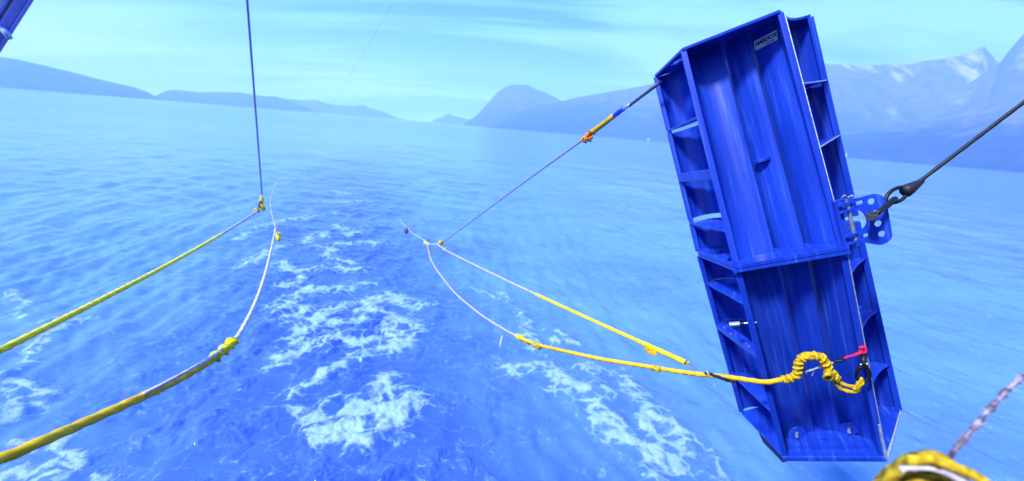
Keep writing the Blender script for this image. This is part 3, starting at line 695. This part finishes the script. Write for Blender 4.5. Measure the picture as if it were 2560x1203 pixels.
for x, y, t in ((-.20, .235, .4), (.20, .285, -.3)):
    z = ZB + .048; yy = y + lean(ZB)
    l = build('pin_lug', holed(rounded([(-.055, 0), (.055, 0), (.055, .05), (.02, .10), (-.03, .09), (-.055, .05)], .015), [], lambda u, v, w: (x + u * math.cos(t) + w, yy + u * math.sin(t) + w * .2, z + v), .04), PAINT, door, bevel=.004)
    build('pin', MB().cyl((x - .01, yy - .05, z + .035), (x + .005, yy + .03, z + .045), .014, 10), STEEL, l, auto=40)
build('side_skid', MB().prism([(-.50, .40 + lean(ZB), ZB - .115), (-.37, .10 + lean(ZB), ZB - .115), (-.33, .12 + lean(ZB), ZB - .115), (-.46, .44 + lean(ZB), ZB - .115)],
      [(-.52, .42 + lean(ZB), ZB - .013), (-.37, .06 + lean(ZB), ZB - .013), (-.33, .12 + lean(ZB), ZB - .013), (-.46, .46 + lean(ZB), ZB - .013)]), RUBBER, door, bevel=.008)
build('skid_block', MB().box((-.31, .36 + lean(ZB), ZB - .05), (.10, .22, .07)), BLACKM, door, bevel=.006)

# silver plate with its lettering on the third foil
lb_o = Vector((.192, .572, 1.602)); lb_x = Vector((.152, -.137, .004)).normalized(); lb_y = Vector((0, foil_lean(1) , 1)).normalized()
lb_n = lb_x.cross(lb_y).normalized(); lb_y = lb_n.cross(lb_x).normalized()
lb_o = Vector((.170, foil_lean(1.60) + .186, 1.598))
def lab(x, y, w): return lb_o + lb_x * x + lb_y * y + lb_n * w
LW, LH = .204, .080
lp = build('label_plate', holed(rounded([(0, 0), (LW, 0), (LW, LH), (0, LH)], .010), [], lab, .004), PLATE, door)
lr = rounded([(.002, .002), (LW - .002, .002), (LW - .002, LH - .002), (.002, LH - .002)], .009)
build('label_border', MB().tube([lab(x, y, .0035) for x, y in lr], .0022, 6, closed=True), WORN_GLINT, lp)
def lettering(name, text, size, x, y, bold, parent, shear=.12, sx=1.0):
    cu = bpy.data.curves.new(name, 'FONT'); cu.body = text; cu.size = size; cu.offset = bold; cu.shear = shear; cu.extrude = .0008
    o = bpy.data.objects.new(name, cu); C.objects.link(o)
    me = bpy.data.meshes.new_from_object(o.evaluated_get(bpy.context.evaluated_depsgraph_get()))
    bpy.data.objects.remove(o)
    for v in me.vertices: v.co = lab(x + v.co.x * sx, y + v.co.y, .0036 + v.co.z)
    me.materials.clear(); me.materials.append(INK)
    n = bpy.data.objects.new(name, me); C.objects.link(n); n.parent = parent; return n
lettering('lettering', 'HARDOX', .0435, .012, .034, .0017, lp, .12, 1.0)
lettering('small_lettering', 'IN MY BODY', .0135, .105, .011, .0003, lp, .1, 1.0)

# towing bracket on the right edge
def brf(x, y, w): return (x, .035 + w + lean(max(y, 0)) * .4, y)
outl = rounded([(.455, .335), (.52, .325), (.630, .335), (.655, .26), (.640, -.010), (.57, -.030), (.43, .03), (.46, .085), (.515, .115), (.53, .16), (.515, .225), (.46, .26)],
               [.01, .01, .05, .03, .05, .02, .01, .02, .03, .03, .03, .02])
holes = [circle(.575, .283, .0225), circle(.582, .199, .020), circle(.583, .122, .0225), circle(.590, .046, .0225),
         [(.476, .272), (.530, .279), (.530, .307), (.476, .300)], [(.462, .036), (.516, .044), (.516, .073), (.462, .065)]]
br = build('towing_bracket', holed(outl, holes, brf, .026), PAINT, door, bevel=.004)
def arm_frame(z): return lambda x, y, w: (x, y, z + w)
for z, dy in ((.312, .0), (.262, .0), (.085, .0), (.030, .0)):
    build('bracket_arm', holed(rounded([(.355, -.02), (.40, -.02), (.462, .020), (.462, .048), (.41, .075), (.355, .075)], .012), [circle(.40, .03, .010)], arm_frame(z), .018), PAINT, br, bevel=.003)
for x in (.392, .436):
    build('bracket_pin', MB().cyl((x, .03, .0), (x, .03, .335), .013, 12), STEEL if x > .42 else PAINT, br, auto=40)
build('pin_head', MB().cyl((.395, .03, .322), (.395, .03, .345), .024, 6), PAINT, br)
build('split_pin', MB().tube(spline([(.40, .0, .352), (.425, -.01, .375), (.44, .0, .352), (.465, -.01, .362), (.478, -.005, .325)], .01), .0045, 6), STEEL, br, smooth=True)
build('bracket_mount', MB().box((.362, .03, .17), (.022, .12, .36)), PAINT, br, bevel=.004)

# ------------------------------------------------------------------ black shackle and tow wire on the bracket
P_h = dp((.582, .035, .199))
def dcam(p): return (p - EYE).dot(FWD)
zb_ = dcam(P_h)
sh = thing('shackle', 'black steel shackle hooked through the hole of the blue bracket', 'shackle', P_h)
def world_obj(name, mb, m, parent, **k):
    mb.v = [tuple(Vector(v) - parent.matrix_world.translation) if parent else v for v in mb.v]; return build(name, mb, m, parent, **k)
bpy.context.view_layer.update()
def near(px, py, dz=0.0, z=None): return at(px, py, (zb_ if z is None else z) + dz)
world_obj('bow', MB().tube(spline([near(2183, 541, -.06), near(2196, 531, -.09), near(2216, 514, -.075), near(2232, 500, -.06), near(2238, 497, -.02), near(2232, 504, .03), near(2214, 520, .05), near(2196, 536, .06), near(2184, 544, .05)], .01), .0165, 10), BLACKM, sh, smooth=True)
world_obj('pin', MB().cyl(near(2181, 541, -.085), near(2185, 543, .085), .019, 12).cyl(near(2180, 540, -.105), near(2181, 541, -.08), .033, 12), BLACKM, sh, auto=40)
bpy.context.view_layer.update()
tw = thing('tow_wire', 'black tow wire with tapered rubber sleeve running up from the shackle to the right edge', 'wire', near(2222, 503, -.02))
bpy.context.view_layer.update()
def eyept(t):
    a, b = Vector((2218, 501)), Vector((2268, 474)); d = (b - a); n = Vector((-d.y, d.x)).normalized()
    return a, b, d, n
a2, b2, d2, n2 = eyept(0)
lp_ = [b2 + n2 * 9, a2.lerp(b2, .55) + n2 * 16, a2.lerp(b2, .15) + n2 * 12, a2 - d2 * .06, a2.lerp(b2, .15) - n2 * 12, a2.lerp(b2, .55) - n2 * 16, b2 - n2 * 9]
world_obj('eye_loop', MB().tube(spline([near(p.x, p.y, -.01 - .0 * i) for i, p in enumerate(lp_)], .008), .0125, 10), BLACKM, tw, smooth=True)
s_a, s_b = near(2258, 482, -.01), near(2306, 452, -.02)
world_obj('sleeve', MB().tube([s_a.lerp(s_b, t) for t in (0, .1, .35, .7, 1)], [.030, .044, .040, .027, .017], 14), RUBBER, tw, smooth=True)
w_a, w_b = near(2288, 462, -.02), at(2760, 104, 2.75)
wl = [w_a.lerp(w_b, t / 60) for t in range(61)]
world_obj('wire', MB().tube([p for p in wl], .0125, 12, 6, 60, .07), BLACKM, tw, smooth=True)

# ------------------------------------------------------------------ rope on the door front
def fr(px, py, d=0.0):
    """a place d metres in front of the door's front plane"""
    o, v = DI @ EYE, DI.to_3x3() @ ray(px, py)
    k = -.141 if (601 - py) < 0 else .168
    # plane y = k z - d, solved along the line of sight
    s = (k * o.z - d - o.y) / (v.y - k * v.z)
    return EYE + ray(px, py) * s
FR = lambda l, d=.05: [fr(x, y, d) for x, y in l]
def rope(mb, pts, r, seg=12, lob=3, tw_=75, dep=.13, step=.012):
    return mb.tube(spline(pts, step), r, seg, lob, tw_, dep)

z_j = dcam(fr(1830, 947, .05))
backstrop = thing('rope', 'yellow rope looping over the lower front of the blue trawl door', 'rope', fr(1905, 955))
bpy.context.view_layer.update()
wa_line = [at(1068, 611, 10.8), at(1076, 645, 10.2), at(1090, 672, 9.6), at(1112, 702, 8.9), at(1140, 735, 8.1), at(1200, 785, 7.0), at(1260, 823, 6.2), at(1300, 845, 5.8)]
ya_line = [at(1300, 845, 5.8), at(1345, 862, 5.4), at(1420, 880, 5.0), at(1500, 897, 4.7), at(1570, 909, 4.4), at(1640, 920, 4.2), at(1710, 931, 3.95), at(1770, 938, 3.75)] + FR([(1835, 945), (1905, 955), (1935, 953), (1962, 947)], .06)
world_obj('pale_length', rope(MB(), wa_line, .013, 8, 3, 40, .1, .06), LILAC, backstrop, smooth=True)
world_obj('yellow_length', rope(MB(), ya_line, .0205, 12, 3, 70, .08, .015), YEL, backstrop, smooth=True)
for i, (px, py, z, r) in enumerate(((1293, 841, 5.85, .036), (1311, 851, 5.7, .03), (1336, 861, 5.45, .035), (1633, 919, 4.2, .028))):
    p = at(px, py, z); q = at(px + 14, py + 6, z - .06)
    world_obj('knot', MB().tube([p.lerp(q, t) for t in (-.2, 0, .3, .7, 1, 1.2)], [r * .5, r, r * 1.1, r * .9, r, r * .5], 10, 2, 50, .2), YELO if i else YELF, backstrop, smooth=True)
wrap = FR([(1958, 949), (1975, 945), (1990, 938), (1994, 922), (1996, 908), (2003, 896), (2020, 890), (2040, 890), (2056, 897), (2066, 915), (2076, 932), (2086, 942), (2095, 950)], .07)
world_obj('spliced_length', rope(MB(), wrap, .028, 14, 3, 60, .22, .008), YELO, backstrop, smooth=True)
wsp = spline(wrap, .006)
mbw = MB(); hel = []
for i, p in enumerate(wsp):
    T = (wsp[min(i + 1, len(wsp) - 1)] - wsp[max(i - 1, 0)]).normalized(); u = T.cross(FWD).normalized(); w = T.cross(u)
    t = i * .006 / .042 * 2 * math.pi; rr = .030 + .006 * math.sin(i * .9) + .004 * math.sin(i * 2.3)
    hel.append(p + (u * math.cos(t) + w * math.sin(t)) * rr)
world_obj('wrapping', mbw.tube(hel, .0085, 7), YEL, backstrop, smooth=True)
world_obj('fibres', MB().strands(wsp, .0028, .045, 4, 0, 46, 5), YEL, backstrop)['kind'] = 'stuff'
kp = [fr(2069, 941, .10), fr(2063, 934, .11), fr(2070, 928, .13), fr(2079, 934, .13), fr(2080, 944, .12), fr(2070, 950, .11), fr(2061, 944, .12), fr(2068, 936, .15), fr(2080, 938, .12)]
world_obj('knot', MB().tube(spline(kp, .006), .0145, 10, 3, 90, .15), YELO, backstrop, smooth=True)
for l in ([(2088, 944), (2098, 955), (2112, 962), (2130, 967), (2142, 966), (2148, 962)], [(2084, 948), (2094, 964), (2106, 974), (2125, 979), (2140, 979), (2147, 970), (2150, 960)]):
    world_obj('eye_strand', rope(MB(), FR(l, .065), .0145, 10, 3, 90, .13, .01), YELO, backstrop, smooth=True)
for l in ([(2134, 974), (2141, 967), (2146, 957), (2152, 949), (2156, 946)], [(2139, 974), (2147, 968), (2153, 959), (2155, 950), (2152, 946)], [(2141, 962), (2150, 964), (2157, 960), (2156, 955)]):
    world_obj('eye_splice', rope(MB(), FR(l, .075), .012, 10, 3, 110, .16, .008), YEL, backstrop, smooth=True)

ring = thing('ring', 'black steel ring with swivel hanging at the lower right edge of the blue trawl door', 'ring', fr(2158, 936))
bpy.context.view_layer.update()
rc, rr_ = Vector((2158, 936)), 17
world_obj('hoop', MB().tube([fr(rc.x + rr_ * math.cos(t), rc.y + 19 * math.sin(t), .07) for t in np.linspace(0, 2 * math.pi, 33)[:-1]], .0125, 10, closed=True), BLACKM, ring, smooth=True)
world_obj('swivel', MB().tube([fr(2160, 921, .07), fr(2160, 913, .07), fr(2160, 908, .07), fr(2159, 902, .06), fr(2159, 897, .05), fr(2158, 888, .04)], [.016, .024, .012, .020, .018, .010], 12), BLACKM, ring, smooth=True)
world_obj('pin', MB().cyl(fr(2151, 912, .07), fr(2169, 910, .07), .009, 10), STEEL, ring, auto=40)

strap = thing('strap', 'pink strap tied round the right front edge of the door above the black ring', 'strap', fr(2157, 878))
bpy.context.view_layer.update()
world_obj('knot', MB().tube(spline(FR([(2150, 872), (2158, 868), (2164, 876), (2160, 884), (2153, 880), (2151, 876)], .03), .006), .012, 8, 2, 60, .3), PINK, strap, smooth=True)
world_obj('band', MB().tube(spline(FR([(2157, 880), (2140, 886), (2120, 893), (2112, 897)], .035), .01), .0095, 8, 2, 50, .3), PINK, strap, smooth=True)
cord = thing('cord', 'thin grey cord stretched across the lower front of the door to the pink strap', 'cord', fr(2040, 921))
bpy.context.view_layer.update()
world_obj('grey_length', MB().tube(spline(FR([(1958, 945), (2000, 933), (2030, 925), (2058, 914), (2086, 906)], .035), .01), .008, 8, 3, 90, .2), GREYC, cord, smooth=True)
world_obj('dark_length', MB().tube(spline(FR([(2084, 906), (2096, 902), (2104, 902), (2114, 896)], .035), .01), .010, 8, 3, 90, .2), BLACKM, cord, smooth=True)
world_obj('fibres', MB().strands(FR([(1998, 933), (2030, 925), (2060, 913)], .035), .0014, .03, 4, 0, 16, 8), GREYC, cord)['kind'] = 'stuff'
world_obj('loose_end', MB().tube(FR([(2034, 924), (2033, 932), (2030, 940)], .035), [.003, .0022, .004], 6), GREYC, cord)

lash = thing('lashing', 'frayed black and white lashing at the left edge of the door beside the yellow rope', 'lashing', near(1800, 945, .35))
bpy.context.view_layer.update()
ll = spline([near(1764, 931, .45), near(1780, 937, .4), near(1800, 944, .3), near(1818, 950, .2), near(1834, 956, .15)], .015)
world_obj('core', MB().tube(ll, .012, 9, 3, 80, .25), BLACKM, lash, smooth=True)
for i in range(0, len(ll) - 3, 4):
    if i % 3 == 2: continue
    p, q = ll[i], ll[i + 2]; world_obj('turn', MB().tube([p + UP * .012 - FWD * .012, p.lerp(q, .5) - FWD * .02, q - UP * .012 - FWD * .012], .006, 6), PALE, lash, smooth=True)
world_obj('fibres', MB().strands(ll, .0016, .03, 4, 0, 30, 12), BLACKM, lash)['kind'] = 'stuff'

# ------------------------------------------------------------------ other wires and ropes astern
def line_thing(name, label, cat, parts, loc, group=None):
    o = thing(name, label, cat, loc, group); bpy.context.view_layer.update()
    for nm, mb, m in parts: world_obj(nm, mb, m, o, smooth=True)
    return o
def blob(px, py, z, r, dx=0, dy=0, dz=0.0):
    a, b = at(px - dx, py - dy, z - dz), at(px + dx, py + dy, z + dz)
    return MB().tube([a.lerp(b, t) for t in (-.1, 0, .15, .5, .85, 1, 1.1)], [r * .3, r * .75, r, r * 1.05, r, r * .75, r * .3], 12, 2, 9, .15)
# left warp wire
A, B = at(600, -230, 5.2), at(655, 486, 10.6)
wp = [A.lerp(B, t / 80) for t in range(81)]
line_thing('warp_wire', 'straight violet grey wire hanging from the top edge to the yellow clamp on the left', 'wire', [('wire', MB().tube(wp, .017, 8, 3, 40, .1), WIREP)], A)
line_thing('rope_clamp', 'yellow rope clamp at the lower end of the hanging wire on the left', 'clamp',
           [('shell', blob(654, 502, 10.5, .045, 0, 10, 0), YELO), ('shell', blob(656, 519, 10.4, .05, 5, 6, .02), YELO), ('shell', blob(643, 526, 10.2, .058, 3, -3, 0), YELO), ('core', MB().cyl(at(655, 492, 10.6), at(644, 527, 10.2), .018, 8), BLACKM)], at(655, 512, 10.5))
# upper left rope
A, B = at(-170, 940, 2.35), at(645, 527, 10.2); A = B + (A - B) * 1.17
k = lambda t: A.lerp(B, t) + Vector((0, 0, -.10 * math.sin(math.pi * t)))
ts = np.linspace(0, 1, 420)
yl_ = [k(t) for t in ts if t <= .70]; pl_ = [k(t) for t in ts if t >= .696]
line_thing('rope', 'straight yellow rope from the left edge up to the clamp under the hanging wire', 'rope', [('yellow_length', MB().tube(yl_, .0225, 12, 3, 55, .09), YELF), ('pale_length', MB().tube(pl_, .021, 8, 3, 40, .1), LILAC)], A)
# lower left rope with its splice
low = [at(-900, 1500, 1.1), at(-420, 1330, 1.5), at(-170, 1232, 1.85), at(-40, 1167, 2.0), at(0, 1148, 2.06), at(60, 1124, 2.14), at(120, 1097, 2.24), at(200, 1062, 2.42), at(330, 1004, 2.72), at(420, 962, 2.98), at(480, 930, 3.2), at(530, 900, 3.42), at(566, 872, 3.62)]
wh = [at(566, 872, 3.62), at(592, 845, 3.82), at(612, 812, 4.1), at(632, 772, 4.5), at(650, 727, 5.0), at(664, 682, 5.7), at(675, 637, 6.5), at(684, 597, 7.6), at(689, 570, 8.6)]
far = [at(689, 570, 8.6), at(682, 545, 9.6), at(677, 522, 10.6), at(676, 500, 11.6), at(682, 480, 12.6), at(692, 455, 13.5)]
kn = spline([at(535, 896, 3.45), at(552, 882, 3.53), at(570, 868, 3.63), at(588, 850, 3.78)], .02)
line_thing('rope', 'bleached rope curving up from the knotted yellow rope at lower left to the wake', 'rope',
           [('yellow_length', rope(MB(), low, .0265, 14, 3, 48, .09, .015), YEL), ('white_length', MB().tube(spline(wh, .03), list(np.linspace(.021, .012, len(spline(wh, .03)))), 10, 3, 45, .1), PALE),
            ('far_length', rope(MB(), far, .0085, 8, 0, 0, 0, .08), LILAC), ('splice', MB().tube(kn, [.034 + .012 * math.sin(i * 1.1) for i in range(len(kn))], 12, 3, 60, .3), YELF),
            ('splice_tail', MB().strands(kn, .006, .06, 5, 0, 12, 21), YELF), ('strand', rope(MB(), [at(360, 985, 2.78), at(450, 938, 3.0), at(530, 892, 3.38), at(560, 868, 3.58)], .013, 8, 3, 60, .1, .03), PALE)], low[2])
line_thing('rope_tag', 'small yellow tag hanging beside the bleached rope above the wake', 'tag', [('tag', blob(696, 592, 8.3, .042, 1, 9, 0), YELF), ('tie', blob(690, 576, 8.5, .025, 3, 3, 0), YELF), ('loop', MB().cyl(at(690, 574, 8.5), at(697, 604, 8.3), .010, 8), LILAC)], at(696, 592, 8.3))
# thin line from the top of the frame
A, B = at(1040, -90, 6.0), at(712, 412, 15.5)
line_thing('thin_line', 'very thin pale line crossing the sky left of centre down to the water', 'line', [('line', MB().tube([A.lerp(B, t / 40) + Vector((0, 0, -.25 * math.sin(math.pi * t / 40))) for t in range(41)], .0012, 6), WIREP)], A)
# right wire behind the door
dA = dcam(dp((-.62, .80, 1.5)))
pA = [at(1652, 206, dA + .1), at(1636, 217, dA + .05), at(1575, 263, dA + .5)]
pB = [at(1575, 263, dA + .5), at(1567, 266, dA + .55), at(1560, 272, dA + .6)]
pC = [at(1561, 271, dA + .6), at(1548, 280, dA + .7), at(1536, 289, dA + .8)]
pD = [at(1534, 290, dA + .8), at(1505, 313, dA + 1.05), at(1480, 331, dA + 1.3), at(1462, 346, dA + 1.45)]
pE = [at(1458, 349, dA + 1.5), at(1300, 463, 7.4), at(1180, 552, 9.1), at(1112, 602, 10.4)]
orr = MB()
rdm = random.Random(7)
for i in range(16):
    t = rdm.random(); px, py = 1488 - 32 * t + rdm.uniform(-4, 4), 325 + 27 * t + rdm.uniform(-1, 8)
    orr.tube(spline([at(px, py, dA + 1.3), at(px + rdm.uniform(-9, 9), py + rdm.uniform(-5, 6), dA + 1.25), at(px + rdm.uniform(-9, 9), py + rdm.uniform(-5, 8), dA + 1.3), at(px + rdm.uniform(-6, 6), py + rdm.uniform(0, 10), dA + 1.3)], .01), .010, 7, 3, 60, .2)
line_thing('warp_wire', 'wire with yellow sleeve and orange knot running down from behind the door', 'wire',
           [('dark_length', MB().tube(spline(pA, .02), .0155, 10, 3, 70, .15), WIRE), ('clip', MB().tube(spline(pB, .01), .022, 10), STEEL), ('blue_tape', MB().tube(spline(pC, .01), [.026] * len(spline(pC, .01)), 10, 2, 40, .1), BLUET),
            ('yellow_sleeve', MB().tube(spline(pD, .02), .031, 12, 2, 12, .05), YELO), ('orange_knot', orr, ORANGE), ('orange_fray', MB().strands(spline([at(1486, 333, dA + 1.28), at(1470, 346, dA + 1.3), at(1455, 352, dA + 1.4)], .02), .004, .05, 4, 0, 40, 31), ORANGE),
            ('thin_length', MB().tube(spline(pE, .05), .0145, 8, 3, 40, .1), WIREP)], pA[0])
line_thing('rope_clamp', 'yellow rope clamp where the thin wire meets the pale rope right of the wake', 'clamp',
           [('shell', blob(1103, 607, 10.4, .05, 4, -4, 0), YELO), ('shell', blob(1111, 623, 10.2, .045, 1, 1, 0), YELF), ('shell', blob(1068, 610, 10.8, .036, 7, 3, 0), YELF), ('core', MB().tube([at(1058, 598, 10.9), at(1070, 612, 10.8), at(1092, 610, 10.6), at(1112, 624, 10.2)], .016, 8), LILAC)], at(1103, 607, 10.4))
# right rope with its orange block
A, B = at(1110, 624, 10.2), at(1718, 908, 4.5)
k = lambda t: A.lerp(B, t) + Vector((0, 0, -.03 * math.sin(math.pi * t)))
ts = np.linspace(0, 1, 260)
def tp(px): 
    r = [abs((k(t) - EYE).dot(RIGHT) / (k(t) - EYE).dot(FWD) * FPX + 1280 - px) for t in ts]; return ts[int(np.argmin(r))]
ta, tb, tcut = tp(1340), tp(1608), tp(1712)
blk = [k(tp(1611)), k(tp(1643))]
bx = MB(); dn = -UP * .085 - RIGHT * .01
q = [(blk[0] + UP * .015), (blk[1] + UP * .015), blk[1] + dn * .95 - (blk[1] - blk[0]) * .12, blk[0] + dn * 1.0 + (blk[1] - blk[0]) * .25, blk[0] + dn * .75]
bx.prism([p - FWD * .035 for p in q], [p + FWD * .035 for p in q])
o = line_thing('rope', 'yellow rope slanting down towards the door with a small orange block on it', 'rope',
           [('pale_length', MB().tube([k(t) for t in ts if t <= ta + .004], .0145, 8, 3, 40, .1), LILAC), ('yellow_length', MB().tube([k(t) for t in ts if ta <= t <= tb + .004], .0215, 10, 3, 55, .12), YELF),
            ('end_sleeve', MB().tube([k(t) for t in ts if tb <= t <= tcut], .026, 12, 2, 20, .04), YELF), ('end_stop', blob(1720, 908, 4.5, .019, 2, 1, 0), YELO)], A)
world_obj('block', bx, YELO, o, bevel=.012)
line_thing('thin_line', 'thin dark line from the tip of the slanting yellow rope to the lashing', 'line', [('line', MB().tube([at(1722, 909, 4.5), at(1745, 922, 4.3), at(1766, 932, near(0, 0) and (zb_ + .45))], .0045, 6), WIREP)], at(1722, 909, 4.5))
line_thing('float', 'small dark float on a pinkish line right of the wake', 'float', [('body', blob(1016, 577, 12.2, .05, 0, 7, 0), WIRE), ('line', MB().tube([at(998, 549, 13.1), at(1005, 557, 12.8), at(1018, 570, 12.2), at(1030, 582, 12), at(1058, 600, 10.9)], .008, 8), LILAC)], at(1016, 577, 12.2))
line_thing('thin_line', 'short pale line dangling over the water left of the knotted rope', 'line', [('line', MB().tube([at(1256, 840, 6.3), at(1252, 855, 6.2), at(1249, 870, 6.15)], [.016, .012, .005], 6), PALE)], at(1256, 840, 6.3))

# ------------------------------------------------------------------ coil of yellow rope close to the lens, frayed rope
coil = thing('rope_coil', 'blurred heap of yellow rope close by in the lower right corner', 'rope', at(2330, 1300, 1.25)); bpy.context.view_layer.update()
rc_ = random.Random(11)
for i in range(9):
    pts = []; ph = rc_.uniform(0, 6.28); cx, cy = 2318 + rc_.uniform(-18, 18), 1335 + rc_.uniform(-14, 14); ra, rb = 138 - 9 * (i % 5) + rc_.uniform(-6, 6), 186 - 13 * (i % 5) + rc_.uniform(-8, 8)
    for j in range(26):
        t = 2 * math.pi * j / 26 + ph
        pts.append(at(cx + ra * math.cos(t) * (1 + .05 * math.sin(3 * t + i)), cy + rb * math.sin(t) * (1 + .04 * math.cos(4 * t + i)), 1.22 + .03 * i * .5 + .05 * math.sin(t * 2 + i)))
    world_obj('turn', MB().tube(spline(pts + [pts[0]], .012), .0165, 12, 3, 80, .2), YELD if i % 3 else YELO, coil, smooth=True)
world_obj('tail', rope(MB(), [at(2270, 1150, 1.2), at(2330, 1150, 1.17), at(2400, 1172, 1.15), at(2450, 1200, 1.13), at(2500, 1240, 1.1), at(2560, 1300, 1.08)], .013, 12, 3, 80, .2), YELO, coil, smooth=True)
world_obj('tail', rope(MB(), [at(2250, 1175, 1.2), at(2330, 1168, 1.18), at(2390, 1195, 1.16), at(2440, 1240, 1.14), at(2480, 1300, 1.1)], .010, 12, 3, 80, .2), PALE, coil, smooth=True)
fl_ = spline([at(2350, 1175, 1.30), at(2385, 1128, 1.33), at(2420, 1086, 1.37), at(2462, 1038, 1.42), at(2500, 995, 1.47), at(2545, 952, 1.52), at(2600, 915, 1.58), at(2700, 850, 1.7)], .01)
fo = thing('frayed_rope', 'blurred frayed violet and white rope slanting up at the right edge behind the yellow coil', 'rope', fl_[0]); bpy.context.view_layer.update()
world_obj('core', MB().tube(fl_, [.0075 + .002 * math.sin(i * .6) + .0015 * math.sin(i * 1.9) for i in range(len(fl_))], 9, 3, 70, .25), FUZZ, fo, smooth=True)
world_obj('fibres', MB().strands(fl_, .0011, .022, 4, 0, 420, 3), FUZZ, fo)['kind'] = 'stuff'

# ------------------------------------------------------------------ ship's gallows beam, top left
gb = thing('gallows_beam', "corner of the ship's grey and blue steel beam in the top left", 'beam', at(20, 20, 2.3)); bpy.context.view_layer.update()
ax = (at(84, 2, 2.3) - at(2, 130, 2.3)).normalized(); sd = (RIGHT - ax * RIGHT.dot(ax)).normalized(); E0 = at(2, 130, 2.3); dpt = (E0 - EYE).normalized(); dpt = (dpt - ax * dpt.dot(ax)).normalized(); sd = ax.cross(dpt)
if sd.dot(RIGHT) < 0: sd = -sd
def gbox(name, u0, u1, s0, s1, d0, d1, m, bv=.006):
    p = lambda u, s, d: E0 + ax * u + sd * s + dpt * d
    return world_obj(name, MB().prism([p(u0, s0, d0), p(u0, s1, d0), p(u0, s1, d1), p(u0, s0, d1)], [p(u1, s0, d0), p(u1, s1, d0), p(u1, s1, d1), p(u1, s0, d1)]), m, gb, bevel=bv)
gbox('flange', -2.6, 1.1, -.016, 0, -.03, .16, BLUEB)
gbox('web', -2.6, 1.1, -.40, -.016, .03, .05, GREYP)
gbox('stiffener', -2.6, 1.1, -.055, -.0162, -.005, .03, BLUEB)
gbox('stiffener', -2.6, 1.1, -.082, -.066, .005, .03, BLUEB)
world_obj('pipe_clip', MB().tube(spline([at(-30, 62, 2.28), at(0, 72, 2.26), at(14, 82, 2.25), at(24, 96, 2.27)], .008), .014, 10), BLUEL, gb, smooth=True)
# the ship itself, behind and under the lens: stern deck, bulwark, deckhouse and gallows block on the right, both added to shade the door
HULL = mat('dark_hull_paint', (.035, .04, .07), .6, 0, .2, 2, .1, 20); DECK = mat('deck_planking', (.16, .12, .09), .8, 0, .25, 6, .2, 30); HOUSEP = mat('deckhouse_paint', (.05, .06, .11), .5, 0, .2, 2, .1, 20)
ship = thing('ship', 'stern of the fishing vessel the picture is taken from', 'ship', (0, -6, 0)); bpy.context.view_layer.update()
world_obj('hull', MB().prism([(-5, .3, -1), (6, .3, -1), (6, -18, -1), (-5, -18, -1)], [(-5, .45, 4.7), (6, .45, 4.7), (6, -18, 4.7), (-5, -18, 4.7)]), HULL, ship, bevel=.1)
world_obj('deck', MB().box((.5, -8.8, 4.73), (10.8, 18.2, .06)), DECK, ship)
world_obj('bulwark', MB().box((.5, .32, 5.05), (10.9, .12, .62)), HULL, ship, bevel=.04)
world_obj('shade_deckhouse', MB().box((4.6, -6.0, 7.4), (3.0, 8.6, 5.3)), HOUSEP, ship, bevel=.08)  # unseen; added to keep sky light off the door
world_obj('bridge', MB().box((1.2, -12.5, 9.2), (9.0, 4.5, 9.0)), HOUSEP, ship, bevel=.08)
world_obj('gallows_shade', MB().box((5.9, .2, 8.5), (2.4, 2.8, 7.6)), HOUSEP, ship, bevel=.05)  # unseen dark block, placed and sized to shade the door's side panel

bpy.context.view_layer.update()
